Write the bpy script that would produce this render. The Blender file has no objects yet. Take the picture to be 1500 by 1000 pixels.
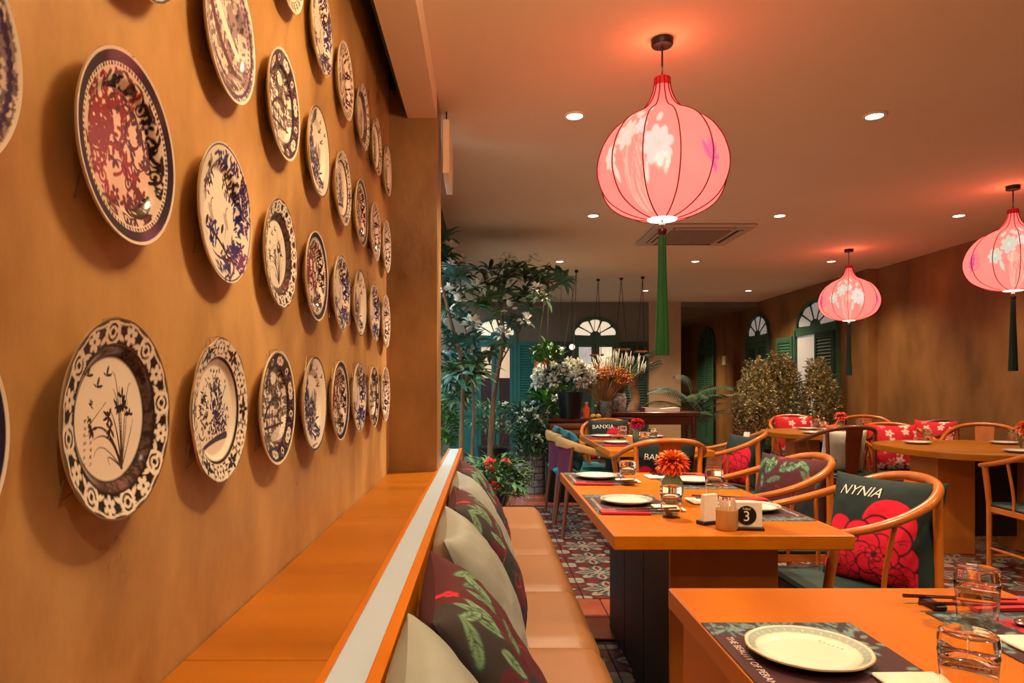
import bpy, bmesh, math, random
import numpy as np
from mathutils import Vector, Matrix
random.seed(7)
RNG = np.random.default_rng(11)
PI = math.pi
SC = bpy.context.scene
COL = SC.collection
R = math.radians

# ------------------------------------------------------------------ camera, world, exposure
CAMZ = 1.21                       # eye height; view is level, straight down the room (+Y)
cam_d = bpy.data.cameras.new('camera'); cam_d.sensor_width = 36.0; cam_d.lens = 24.0
cam_d.shift_x = 40 / 1500; cam_d.shift_y = 63 / 1500
cam_d.clip_start = 0.02
cam = bpy.data.objects.new('camera', cam_d); COL.objects.link(cam)
cam.location = (0, 0, CAMZ); cam.rotation_euler = (PI / 2, 0, 0)
SC.camera = cam
W = bpy.data.worlds.new('dusk'); SC.world = W; W.use_nodes = True
bg = W.node_tree.nodes['Background']
bg.inputs['Color'].default_value = (0.60, 0.72, 0.76, 1); bg.inputs['Strength'].default_value = 3.6
SC.view_settings.view_transform = 'Standard'; SC.view_settings.look = 'None'
SC.view_settings.exposure = 0.32; SC.view_settings.gamma = 1.0
SC.view_settings.use_curve_mapping = False
DOWN_W = 95.0                     # watts of one recessed downlight
DOWN_C = (1.0, 0.80, 0.53)
LANT_E = 1.25                     # radiance of the lantern silk
LANT_P = 1.4                      # watts escaping through a lantern's open neck

GLOBE_E = 70.0

def at(px, py, Y):                # a photo point at depth Y, in metres
    return ((px - 710) / 1000 * Y, Y, CAMZ - (py - 563) / 1000 * Y)

# ------------------------------------------------------------------ colour + noise helpers
def lin(c):
    c = np.asarray(c, float) / 255.0
    return np.where(c <= 0.04045, c / 12.92, ((c + 0.055) / 1.055) ** 2.4)
def L4(c): return tuple(float(x) for x in lin(c)) + (1.0,)

def vnoise(u, v, seed=0):
    r = np.random.default_rng(seed); T = r.random((64, 64))
    iu = np.floor(u).astype(int); iv = np.floor(v).astype(int); fu = u - iu; fv = v - iv
    fu = fu * fu * (3 - 2 * fu); fv = fv * fv * (3 - 2 * fv)
    a = T[iu % 64, iv % 64]; b = T[(iu + 1) % 64, iv % 64]; c = T[iu % 64, (iv + 1) % 64]; d = T[(iu + 1) % 64, (iv + 1) % 64]
    return (a * (1 - fu) + b * fu) * (1 - fv) + (c * (1 - fu) + d * fu) * fv
def fbm(u, v, s=4, o=4, seed=0):
    t = 0; a = 1; n = 0
    for k in range(o):
        t = t + a * vnoise(u * s + 17.3 * k + 40, v * s + 9.1 * k + 40, seed + k); n += a; a *= 0.55; s *= 2
    return t / n

class Canvas:                      # paints a print that is then carried by a fine mesh's colours
    def __init__(s, n, bgc):
        s.n = n; a = (np.arange(n) + .5) / n * 2 - 1
        s.U, s.V = np.meshgrid(a, a); s.A = np.zeros((n, n, 3)) + np.array(bgc, float)
        s.px = 2.0 / n
    def blend(s, m, c, sl=None):
        sl = sl or (slice(None), slice(None)); m = np.clip(m, 0, 1)[..., None]
        s.A[sl] = s.A[sl] * (1 - m) + np.array(c, float) * m
    def box(s, u0, u1, v0, v1):
        f = lambda x: int(max(0, min(s.n, (x + 1) / 2 * s.n)))
        return (slice(f(v0 - .02), f(v1 + .02) + 1), slice(f(u0 - .02), f(u1 + .02) + 1))
    def ell(s, u, v, a, b, ang, c, alpha=1.0, soft=1.2):
        m = max(a, b); sl = s.box(u - m, u + m, v - m, v + m)
        x = s.U[sl] - u; y = s.V[sl] - v; ca, sa = math.cos(ang), math.sin(ang)
        d = np.sqrt(((x * ca + y * sa) / a) ** 2 + ((-x * sa + y * ca) / b) ** 2)
        s.blend((1 - d) * min(a, b) / (s.px * soft) * alpha if alpha == 1 else np.clip((1 - d) * min(a, b) / (s.px * soft), 0, 1) * alpha, c, sl)
    def ring(s, u, v, r, w, c):
        sl = s.box(u - r - w, u + r + w, v - r - w, v + r + w)
        d = np.hypot(s.U[sl] - u, s.V[sl] - v); s.blend((w / 2 - abs(d - r)) / s.px + .5, c, sl)
    def leaf(s, u, v, ln, w, ang, c):
        sl = s.box(u - ln, u + ln, v - ln, v + ln)
        x = s.U[sl] - u; y = s.V[sl] - v; ca, sa = math.cos(ang), math.sin(ang)
        t = (x * ca + y * sa) / ln; q = -x * sa + y * ca
        h = w * np.clip(4 * t * (1 - t), 0, 1) ** .7 / 2
        s.blend(np.where((t > 0) & (t < 1), (h - abs(q)) / s.px + .4, 0), c, sl)
    def line(s, pts, w0, w1, c):
        n = len(pts) - 1
        for i in range(n):
            (x0, y0), (x1, y1) = pts[i], pts[i + 1]; w = max(w0, w1)
            sl = s.box(min(x0, x1) - w, max(x0, x1) + w, min(y0, y1) - w, max(y0, y1) + w)
            dx, dy = x1 - x0, y1 - y0; q = dx * dx + dy * dy + 1e-9
            t = np.clip(((s.U[sl] - x0) * dx + (s.V[sl] - y0) * dy) / q, 0, 1)
            d = np.hypot(s.U[sl] - x0 - t * dx, s.V[sl] - y0 - t * dy)
            ww = w0 + (w1 - w0) * (i + t) / n; s.blend((ww / 2 - d) / s.px + .5, c, sl)
    def curve(s, p0, p1, p2, w0, w1, c, k=8):
        P = []
        for i in range(k + 1):
            t = i / k; P.append(tuple((1 - t) ** 2 * a + 2 * t * (1 - t) * b + t * t * d for a, b, d in zip(p0, p1, p2)))
        s.line(P, w0, w1, c)
    def flower(s, u, v, r, n, c, cc, rot=0):
        for k in range(n):
            a = rot + k * 2 * PI / n; s.ell(u + math.cos(a) * r * .55, v + math.sin(a) * r * .55, r * .46, r * .3, a, c)
        s.ell(u, v, r * .22, r * .22, 0, cc)
    def sample(s, u, v):
        x = np.clip((u + 1) / 2 * s.n - .5, 0, s.n - 1.001); y = np.clip((v + 1) / 2 * s.n - .5, 0, s.n - 1.001)
        i = x.astype(int); j = y.astype(int); fx = (x - i)[:, None]; fy = (y - j)[:, None]; A = s.A
        return (A[j, i] * (1 - fx) + A[j, i + 1] * fx) * (1 - fy) + (A[j + 1, i] * (1 - fx) + A[j + 1, i + 1] * fx) * fy

# ------------------------------------------------------------------ materials
MATS = {}
def mat(name, c, rough=.5, metal=0., emis=0., spec=.5, trans=0., ior=1.45, var=None, scale=6., stretch=(1, 1, 1), bump=0., bscale=40., coat=0., rvar=0., ecol=None, alpha=1.0, space='Object'):
    if name in MATS: return MATS[name]
    m = bpy.data.materials.new(name); m.use_nodes = True; nt = m.node_tree; N = nt.nodes; K = nt.links
    p = N['Principled BSDF']; p.inputs['Base Color'].default_value = L4(c); p.inputs['Roughness'].default_value = rough
    p.inputs['Metallic'].default_value = metal; p.inputs['Specular IOR Level'].default_value = spec
    p.inputs['Transmission Weight'].default_value = trans; p.inputs['IOR'].default_value = ior
    p.inputs['Coat Weight'].default_value = coat; p.inputs['Coat Roughness'].default_value = .15
    p.inputs['Alpha'].default_value = alpha
    if emis:
        p.inputs['Emission Color'].default_value = L4(ecol or c); p.inputs['Emission Strength'].default_value = emis
    if var is not None or bump or rvar:
        tc = N.new('ShaderNodeTexCoord'); mp = N.new('ShaderNodeMapping'); mp.inputs['Scale'].default_value = stretch
        K.new(tc.outputs[space], mp.inputs['Vector'])
        n = N.new('ShaderNodeTexNoise'); n.inputs['Scale'].default_value = scale; n.inputs['Detail'].default_value = 6; n.inputs['Roughness'].default_value = .62
        K.new(mp.outputs[0], n.inputs['Vector'])
        if var is not None:
            r = N.new('ShaderNodeValToRGB'); r.color_ramp.elements[0].position = .32; r.color_ramp.elements[1].position = .7
            r.color_ramp.elements[0].color = L4(var); r.color_ramp.elements[1].color = L4(c)
            K.new(n.outputs['Fac'], r.inputs['Fac']); K.new(r.outputs['Color'], p.inputs['Base Color'])
        if rvar:
            mr = N.new('ShaderNodeMapRange'); mr.inputs['To Min'].default_value = rough - rvar; mr.inputs['To Max'].default_value = rough + rvar
            mr.inputs['From Min'].default_value = .3; mr.inputs['From Max'].default_value = .7
            K.new(n.outputs['Fac'], mr.inputs['Value']); K.new(mr.outputs[0], p.inputs['Roughness'])
        if bump:
            b = N.new('ShaderNodeBump'); b.inputs['Strength'].default_value = bump; b.inputs['Distance'].default_value = .01
            n2 = N.new('ShaderNodeTexNoise'); n2.inputs['Scale'].default_value = bscale; n2.inputs['Detail'].default_value = 4
            K.new(mp.outputs[0], n2.inputs['Vector']); K.new(n2.outputs['Fac'], b.inputs['Height']); K.new(b.outputs[0], p.inputs['Normal'])
    MATS[name] = m; return m
def mat_col(name, rough=.4, emis=0., coat=0., spec=.5, bump=0.):
    if name in MATS: return MATS[name]
    m = mat(name, (200, 200, 200), rough, spec=spec, coat=coat, bump=bump, bscale=300.)
    nt = m.node_tree; a = nt.nodes.new('ShaderNodeAttribute'); a.attribute_name = 'Col'; p = nt.nodes['Principled BSDF']
    nt.links.new(a.outputs['Color'], p.inputs['Base Color'])
    if emis:
        nt.links.new(a.outputs['Color'], p.inputs['Emission Color']); p.inputs['Emission Strength'].default_value = emis
    return m

# ------------------------------------------------------------------ mesh builder
def catmull(P, k=6, closed=False):
    P = [Vector(p) for p in P]; n = len(P); out = []
    for i in range(n if closed else n - 1):
        a = P[(i - 1) % n] if closed or i > 0 else P[i] * 2 - P[i + 1]; b = P[i]; c = P[(i + 1) % n]
        d = P[(i + 2) % n] if closed or i + 2 < n else c * 2 - b
        for j in range(k):
            t = j / k
            out.append(.5 * ((2 * b) + (c - a) * t + (2 * a - 5 * b + 4 * c - d) * t * t + (3 * b - a - 3 * c + d) * t ** 3))
    if not closed: out.append(P[-1])
    return out

class MB:
    def __init__(s): s.v = []; s.f = []
    def add(s, vs, fs, M=None):
        o = len(s.v); s.v += [tuple(M @ Vector(q)) if M else tuple(q) for q in vs]; s.f += [tuple(i + o for i in g) for g in fs]; return s
    def box(s, x0, x1, y0, y1, z0, z1, M=None):
        v = [(x, y, z) for z in (z0, z1) for y in (y0, y1) for x in (x0, x1)]
        return s.add(v, [(0, 2, 3, 1), (4, 5, 7, 6), (0, 1, 5, 4), (2, 6, 7, 3), (0, 4, 6, 2), (1, 3, 7, 5)], M)
    def rbox(s, x0, x1, y0, y1, z0, z1, r, M=None):
        lo = (x0, y0, z0); hi = (x1, y1, z1); idx = {}; v = []
        S = [(a, b, c) for a in (0, 1) for b in (0, 1) for c in (0, 1)]
        for g in S:
            for ax in range(3):
                q = []
                for k in range(3):
                    e = hi[k] if g[k] else lo[k]
                    q.append(e if k == ax else (e - r if g[k] else e + r))
                idx[g, ax] = len(v); v.append(q)
        f = []
        for ax in range(3):
            a, b = [k for k in range(3) if k != ax]
            for sg in (0, 1):
                def G(p, q):
                    g = [0, 0, 0]; g[ax] = sg; g[a] = p; g[b] = q; return tuple(g)
                f.append([idx[G(0, 0), ax], idx[G(1, 0), ax], idx[G(1, 1), ax], idx[G(0, 1), ax]])
            for p in (0, 1):
                for q in (0, 1):
                    def H(t):
                        g = [0, 0, 0]; g[ax] = t; g[a] = p; g[b] = q; return tuple(g)
                    f.append([idx[H(0), a], idx[H(0), b], idx[H(1), b], idx[H(1), a]])
        for g in S: f.append([idx[g, 0], idx[g, 1], idx[g, 2]])
        return s.add(v, f, M)
    def tube(s, P, r, seg=8, closed=False, M=None, flat=1.0, cap=True):
        P = [Vector(p) for p in P]; n = len(P)
        rr = r if isinstance(r, (list, tuple)) else [r] * n
        if len(rr) != n: rr = [rr[0] + (rr[-1] - rr[0]) * i / (n - 1) for i in range(n)]
        vs = []; fs = []; up = None
        for i in range(n):
            t = (P[(i + 1) % n] - P[i - 1]) if (closed or 0 < i < n - 1) else (P[1] - P[0] if i == 0 else P[-1] - P[-2])
            t.normalize()
            if up is None:
                up = Vector((0, 0, 1)) if abs(t.z) < .9 else Vector((1, 0, 0))
            sd = t.cross(up); sd.normalize(); up = sd.cross(t)
            for k in range(seg):
                a = 2 * PI * k / seg; vs.append(P[i] + (sd * math.cos(a) + up * math.sin(a) * flat) * rr[i])
        for i in range(n if closed else n - 1):
            for k in range(seg):
                j = (i + 1) % n; fs.append((i * seg + k, i * seg + (k + 1) % seg, j * seg + (k + 1) % seg, j * seg + k))
        if cap and not closed:
            fs.append(tuple(range(seg))[::-1]); fs.append(tuple((n - 1) * seg + k for k in range(seg)))
        return s.add(vs, fs, M)
    def lathe(s, prof, seg=24, c=(0, 0, 0), M=None, rfun=None):
        vs = []; fs = []; n = len(prof)
        for r, z in prof:
            for k in range(seg):
                a = 2 * PI * k / seg; q = r * (rfun(a) if rfun else 1); vs.append((c[0] + q * math.cos(a), c[1] + q * math.sin(a), c[2] + z))
        for i in range(n - 1):
            for k in range(seg):
                fs.append((i * seg + k, i * seg + (k + 1) % seg, (i + 1) * seg + (k + 1) % seg, (i + 1) * seg + k))
        fs.append(tuple(range(seg))[::-1]); fs.append(tuple((n - 1) * seg + k for k in range(seg)))
        return s.add(vs, fs, M)
    def ball(s, c, r, seg=10, rings=6, sc=(1, 1, 1)):
        prof = [(max(1e-4, math.sin(PI * i / rings)) * r, -math.cos(PI * i / rings) * r) for i in range(rings + 1)]
        return s.lathe(prof, seg, (0, 0, 0), Matrix.Translation(c) @ Matrix.Diagonal((*sc, 1)))
    def prism(s, pts, y0, y1, M=None):          # outline in x,z extruded along y
        n = len(pts); v = [(x, y0, z) for x, z in pts] + [(x, y1, z) for x, z in pts]
        return s.add(v, [tuple(range(n)), tuple(range(2 * n - 1, n - 1, -1))] + [(k, (k + 1) % n, n + (k + 1) % n, n + k) for k in range(n)], M)
    def plate(s, pts, z0, z1, M=None):          # outline in x,y extruded along z
        n = len(pts); v = [(x, y, z0) for x, y in pts] + [(x, y, z1) for x, y in pts]
        return s.add(v, [tuple(range(n))[::-1], tuple(range(n, 2 * n))] + [(k, (k + 1) % n, n + (k + 1) % n, n + k) for k in range(n)], M)
    def mesh(s, name, m, smooth=40, cols=None, recalc=True):
        me = bpy.data.meshes.new(name); me.from_pydata([tuple(q) for q in s.v], [], s.f)
        if recalc:
            b = bmesh.new(); b.from_mesh(me); bmesh.ops.recalc_face_normals(b, faces=b.faces); b.to_mesh(me); b.free()
        if smooth:
            me.shade_smooth()
            if smooth < 170: me.set_sharp_from_angle(angle=R(smooth))
        if cols is not None:
            a = me.color_attributes.new('Col', 'FLOAT_COLOR', 'POINT')
            a.data.foreach_set('color', np.hstack([cols, np.ones((len(cols), 1))]).astype(np.float32).ravel())
        if m: me.materials.append(m)
        me.update(); return me
    def obj(s, name, m, parent=None, smooth=40, cols=None, recalc=True):
        o = bpy.data.objects.new(name, s.mesh(name, m, smooth, cols, recalc)); COL.objects.link(o)
        if parent: o.parent = parent
        return o

def thing(name, label, cat, loc=(0, 0, 0), rotz=0, group=None, kind=None):
    o = bpy.data.objects.new(name, None); COL.objects.link(o); o.empty_display_size = .05
    o.location = loc; o.rotation_euler = (0, 0, rotz); return tag(o, label, cat, group, kind)
def tag(o, label=None, cat=None, group=None, kind=None):
    if label: o['label'] = label
    if cat: o['category'] = cat
    if group: o['group'] = group
    if kind: o['kind'] = kind
    return o
def struct(o, label=None, cat=None): return tag(o, label, cat, None, 'structure')
def copy_tree(o, parent=None):
    c = o.copy(); COL.objects.link(c); c.parent = parent
    for ch in list(o.children): copy_tree(ch, c)
    return c
def inst(name, me, parent=None, loc=(0, 0, 0), rot=(0, 0, 0), sc=(1, 1, 1)):
    o = bpy.data.objects.new(name, me); COL.objects.link(o); o.parent = parent
    o.location = loc; o.rotation_euler = rot; o.scale = sc if hasattr(sc, '__len__') else (sc, sc, sc); return o
def text_mesh(txt, size, m, ext=.0006, shear=0., align='CENTER', serif=False):
    cu = bpy.data.curves.new('lettering', 'FONT'); cu.body = txt; cu.size = size; cu.extrude = ext; cu.shear = shear
    cu.align_x = align; cu.align_y = 'CENTER'; cu.resolution_u = 3
    o = bpy.data.objects.new('lettering', cu); COL.objects.link(o)
    dg = bpy.context.evaluated_depsgraph_get(); me = bpy.data.meshes.new_from_object(o.evaluated_get(dg))
    COL.objects.unlink(o); bpy.data.objects.remove(o); me.materials.clear(); me.materials.append(m); return me
# ------------------------------------------------------------------ shared materials
M_plaster = mat('gold_plaster', (216, 172, 110), .36, var=(148, 104, 58), scale=2.6, stretch=(1, 1, .6), bump=.45, bscale=11., rvar=.12)
M_plaster_shaded = mat('shaded_gold_plaster', (168, 124, 72), .38, var=(116, 80, 42), scale=2.6, stretch=(1, 1, .6), bump=.45, bscale=11., rvar=.12)  # same gold plaster, with the pier's weaker light put into its colour
M_plaster_r = mat('brown_plaster', (156, 108, 58), .46, var=(106, 70, 36), scale=2.0, stretch=(1, 1, .5), bump=.3, bscale=9., rvar=.12)
M_backwall = mat('grey_brown_paint', (120, 108, 92), .7, var=(104, 94, 80), scale=1.2)
M_ceil = mat('ceiling_paint', (232, 208, 178), .85, var=(226, 201, 170), scale=.8)
M_column = mat('column_paint', (196, 160, 120), .7, var=(180, 146, 108), scale=1.5)
M_wood = mat('honey_wood', (200, 114, 8), .36, var=(176, 92, 4), scale=5., stretch=(1, .16, 1), bump=.05, bscale=30., coat=.06, spec=.35, rvar=.05)
M_woodx = mat('honey_wood_cross', (172, 102, 6), .38, var=(146, 80, 3), scale=5., stretch=(.16, 1, 1), coat=.05, spec=.35, rvar=.05)
M_panel = mat('pedestal_wood', (206, 124, 44), .45, var=(178, 100, 32), scale=4., stretch=(1, 1, .12), rvar=.05)
M_darkpanel = mat('pedestal_dark_wood', (46, 24, 14), .55, var=(34, 18, 10), scale=4., stretch=(1, 1, .12))
M_chair = mat('chair_wood', (206, 114, 40), .32, var=(176, 90, 28), scale=8., stretch=(1, 1, .4), coat=.3)
M_chair_d = mat('dark_chair_wood', (120, 56, 26), .36, var=(98, 44, 18), scale=8., coat=.3)
M_pale = mat('pale_carved_wood', (206, 156, 92), .45, var=(182, 128, 66), scale=8.)
M_redwood = mat('dark_red_wood', (92, 36, 20), .35, var=(70, 26, 14), scale=5., stretch=(.2, 1, 1), coat=.2)
M_legw = mat('brown_leg_wood', (104, 56, 30), .45)
M_seatpad = mat('green_black_leather', (44, 66, 60), .5, var=(34, 54, 50), scale=6.)
M_teal_seat = mat('teal_fabric', (20, 130, 136), .8, var=(12, 108, 118), scale=20.)
M_purple = mat('plum_fabric', (104, 22, 62), .8, var=(84, 14, 48), scale=14.)
M_leather = mat('tan_leather', (150, 98, 54), .5, var=(140, 90, 48), scale=3., bump=.08, bscale=160.)
M_strip = mat('white_light_diffuser', (166, 180, 190), .35, emis=.05, ecol=(214, 232, 240))
M_teal = mat('teal_paint', (40, 110, 100), .5, var=(32, 94, 88), scale=5.)
M_green = mat('green_paint', (58, 96, 72), .5, var=(48, 82, 60), scale=5.)
M_dkgreen = mat('deep_green_paint', (34, 62, 50), .55, var=(26, 52, 42), scale=4.)
M_black = mat('matt_black', (18, 17, 16), .5)
M_pot = mat('black_glazed_pot', (20, 20, 22), .3, var=(14, 14, 15), scale=6.)
M_soil = mat('soil', (48, 34, 24), .95, var=(34, 24, 16), scale=30.)
M_white = mat('cream_white', (232, 220, 204), .5)
M_porc = mat('porcelain', (240, 230, 216), .18, coat=.4)
M_glass = mat('clear_glass', (255, 250, 244), .02, trans=1.0, ior=1.45)
M_napkin = mat('napkin_paper', (236, 222, 206), .85, var=(226, 210, 192), scale=30., bump=.1, bscale=90.)
M_red = mat('red_paper', (206, 40, 52), .6, var=(188, 30, 44), scale=9.)
M_maroon = mat('maroon_lacquer', (70, 14, 18), .3)
M_steel = mat('polished_steel', (210, 200, 190), .18, metal=1.)
M_grout = mat('floor_bed', (70, 46, 38), .8, var=(58, 38, 32), scale=8.)
M_terra = mat('terracotta', (176, 92, 66), .24, var=(150, 70, 48), scale=2.5, coat=.2, rvar=.06, space='Object')
M_stone = mat('grey_flagstone', (130, 134, 134), .5, var=(104, 108, 110), scale=3.)
M_lit = mat('lit_window_glass', (245, 226, 196), .3, emis=.62)
M_litdim = mat('dim_window_glass', (190, 182, 172), .3, emis=.30)
M_litwarm = mat('street_lit_glass', (232, 196, 160), .3, emis=.50, var=(190, 140, 112), scale=3.)
M_leafd = mat('dark_leaf', (74, 106, 70), .42, var=(48, 76, 52), scale=14.)
M_leafm = mat('mid_leaf', (92, 136, 82), .45, var=(62, 102, 60), scale=14.)
M_leafb = mat('bright_leaf', (92, 142, 58), .45, var=(66, 112, 42), scale=14.)
M_leafblue = mat('blue_green_leaf', (66, 112, 100), .42, var=(44, 84, 76), scale=14.)
M_bark = mat('bark', (120, 92, 66), .8, var=(84, 62, 44), scale=20., stretch=(1, 1, .3), bump=.4, bscale=50.)
M_petal = mat('white_petal', (236, 234, 220), .6)
M_rope = mat('rope', (62, 44, 32), .8)

# ------------------------------------------------------------------ room shell
CEIL = 2.60; WX = -0.452; BACK = 11.5; RX = 4.72; RX2 = 4.60
def wall(name, x0, x1, y0, y1, z0, z1, m, label=None):
    return struct(MB().box(x0, x1, y0, y1, z0, z1).obj(name, m, smooth=0), label)
floor = wall('floor', -4.2, 5.2, -3.2, 16.6, -.12, -.012, M_grout)
wall('ceiling', -.365, 5.0, -3.2, 3.23, CEIL, CEIL + .15, M_ceil)
wall('ceiling_rear', WX, 5.0, 3.23, BACK, CEIL, CEIL + .15, M_ceil)
wall('ceiling_cove', WX - .2, -.30, -3.4, 3.24, 3.02, 3.10, M_dkgreen)
wall('ceiling_corridor', 2.76, 5.0, BACK, 16.6, CEIL - .08, CEIL + .15, M_backwall)
wall('wall_left', WX - .2, WX, -3.2, 3.23, 0, 3.02, M_plaster, 'polished golden plaster wall hung with blue and white plates')
wall('wall_left_end', WX - .2, -.226, 3.23, 3.52, 0, 3.02, M_plaster_shaded, 'golden plaster pier closing the plate alcove')
wall('wall_front', -.7, 5.0, -3.4, -3.2, 0, 3.02, M_plaster_r)
wall('wall_right', RX, RX + .25, -3.2, 8.2, 0, CEIL + .15, M_plaster_r, 'brown plaster wall on the right')
wall('wall_right_far', RX2, RX2 + .35, 8.2, 16.6, 0, CEIL + .15, M_plaster_r, 'shuttered far stretch of the right wall')
wall('wall_right_pier', RX2 - .10, RX2, 12.35, 12.75, 0, CEIL, M_plaster_r)
wall('wall_back', -4.2, 2.76, BACK, BACK + .2, 0, CEIL + .15, M_backwall, 'dim grey back wall with arched doors')
wall('wall_back_pillar', 2.76, 3.30, BACK - .02, BACK + .5, 0, CEIL, M_column, 'cream square pillar at the end of the back wall')
wall('wall_corridor_left', 2.70, 2.78, BACK + .5, 16.6, 0, CEIL, M_backwall)
wall('wall_corridor_end', 2.76, 5.0, 16.4, 16.6, 0, CEIL, M_backwall)
wall('wall_courtyard', -4.3, -4.1, 3.3, 11.7, 0, 3.2, M_stone)
wall('trim_3', -.385, -.366, -3.2, 3.23, 2.50, 3.02, M_dkgreen, 'deep green board behind the downstand beam')
# downstand beam hiding the cove above the plates
wall('trim_1', -.365, -.226, -3.2, 3.23, 2.47, CEIL, M_ceil, 'cream downstand beam above the plate wall')
wall('trim_2', -.40, -.34, 3.9, 8.6, 2.12, CEIL, M_dkgreen, 'deep green board over the courtyard opening')

# floor tiles
def paint_tile():
    c = Canvas(128, lin((84, 58, 56)))
    D = lin((52, 44, 44)); Wt = lin((156, 146, 132)); Rd = lin((120, 48, 50)); G = lin((86, 112, 104))
    u, v = c.U, c.V; d1 = abs(u) + abs(v)
    c.blend(np.where(d1 > 1.06, 1, 0), Rd); c.blend((.05 - abs(d1 - 1.06)) / .02, D)
    c.blend(np.where(d1 < .96, .55, 0), G)
    for k in range(4):
        a = k * PI / 2
        c.leaf(math.cos(a) * .2, math.sin(a) * .2, .72, .34, a, Wt); c.leaf(math.cos(a) * .28, math.sin(a) * .28, .55, .16, a, Rd)
        a += PI / 4
        c.leaf(math.cos(a) * .18, math.sin(a) * .18, .55, .26, a, D); c.leaf(math.cos(a) * .24, math.sin(a) * .24, .4, .11, a, Wt)
        for s in (-.35, .35):
            c.leaf(math.cos(a) * .95, math.sin(a) * .95, .42, .16, a + PI + s, Wt)
            c.leaf(math.cos(a) * 1.25, math.sin(a) * 1.25, .4, .12, a + PI + s * 1.6, D)
        c.ell(math.cos(a) * 1.28, math.sin(a) * 1.28, .2, .2, 0, Wt); c.ring(math.cos(a) * 1.28, math.sin(a) * 1.28, .24, .05, D)
    c.ell(0, 0, .27, .27, 0, D); c.flower(0, 0, .27, 8, Wt, Rd)
    c.A *= (.85 + .3 * fbm(u, v, 6, 3, 5))[..., None]
    return c
def grid_mesh(name, w, d, th, n, canvas, m):
    b = MB(); a = np.linspace(-1, 1, n); U, V = np.meshgrid(a, a)
    vs = [(x * w / 2, y * d / 2, 0) for x, y in zip(U.ravel(), V.ravel())]
    fs = [(j * n + i, j * n + i + 1, (j + 1) * n + i + 1, (j + 1) * n + i) for j in range(n - 1) for i in range(n - 1)]
    per = [i for i in range(n)] + [j * n + n - 1 for j in range(1, n)] + [(n - 1) * n + i for i in range(n - 2, -1, -1)] + [j * n for j in range(n - 2, 0, -1)]
    o = len(vs); vs += [(vs[k][0] * 1.004, vs[k][1] * 1.004, -th) for k in per]; q = len(per)
    fs += [(per[k], o + k, o + (k + 1) % q, per[(k + 1) % q]) for k in range(q)]
    b.add(vs, fs)
    cols = canvas.sample(U.ravel(), V.ravel()); cols = np.vstack([cols, cols[per] * .8])
    return b.mesh(name, m, 0, cols, recalc=False)
tile_me = grid_mesh('tile', .352, .352, .012, 48, paint_tile(), mat_col('printed_cement_tile', .2, coat=.2))
def slab_me(w, d, m, r=.004): return MB().rbox(-w / 2, w / 2, -d / 2, d / 2, -.012, 0, r).mesh('tile', m, 0)
T = .36
for j in range(8):
    for i in range(13): inst('tile', tile_me, floor, (.02 + T * i, 4.04 + T * j, 0))
for j in range(4):
    for i in range(13): inst('tile', tile_me, floor, (.02 + T * i, 1.94 + T * j - .02, 0))
ter = slab_me(.395, .3, M_terra)
for i in range(12):
    for j in range(2): inst('tile', ter, floor, (.05 + .4 * i, 3.40 + .305 * j, 0))
ter2 = slab_me(.395, .395, M_terra)
for i in range(-1, 12):
    for j in range(3): inst('tile', ter2, floor, (.05 + .4 * i, 7.06 + .4 * j, 0))
fl = slab_me(.6, .6, M_stone, .008)
for i in range(9):
    for j in range(6): inst('flagstone', fl, floor, (-2.6 + .61 * i, 8.6 + .61 * j, 0))
fl2 = slab_me(.6, .6, M_stone, .008)
for i in range(6):
    for j in range(8): inst('flagstone', fl2, floor, (-3.6 + .61 * i, 3.9 + .61 * j, 0))
b = MB()
for i in range(5):
    for j in range(8): b.rbox(2.9 + .61 * i - .3, 2.9 + .61 * i + .3, 8.6 + .61 * j - .3, 8.6 + .61 * j + .3, -.012, 0, .006)
o = b.obj('far_tiles', M_terra, floor, 0); o['kind'] = 'stuff'

# ------------------------------------------------------------------ ledge and banquette
SH = 0.798
t = thing('wall_ledge', 'long honey wood ledge with white inlay strip under the plate wall', 'ledge', (0, 0, 0))
ys = [-1.2, -.1, 1.02, 2.12, 3.228]
for a, c in zip(ys[:-1], ys[1:]): MB().rbox(WX + .002, -.232, a + .001, c - .001, SH - .03, SH, .0015).obj('ledge_board', M_woodx, t, 0)
MB().rbox(-.232, -.220, -1.2, 4.36, SH - .03, SH + .006, .001).obj('inner_lip', M_wood, t, 0)
o = MB().box(-.220, -.1635, -1.2, 4.36, SH - .03, SH + .002).obj('inlay_strip', M_strip, t, 0); o['label'] = 'white acrylic strip'
MB().rbox(-.1635, -.142, -1.2, 4.36, SH - .06, SH + .006, .001).obj('outer_lip', M_wood, t, 0)
MB().box(-.22, -.146, -1.2, 4.35, 0, SH - .061).obj('front_board', M_panel, t, 0)
t = thing('banquette', 'tan leather banquette bench along the plate wall', 'bench', (0, 0, 0))
MB().box(-.142, .30, -1.2, 4.28, 0.02, .35).obj('plinth', M_darkpanel, t, 0)
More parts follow.
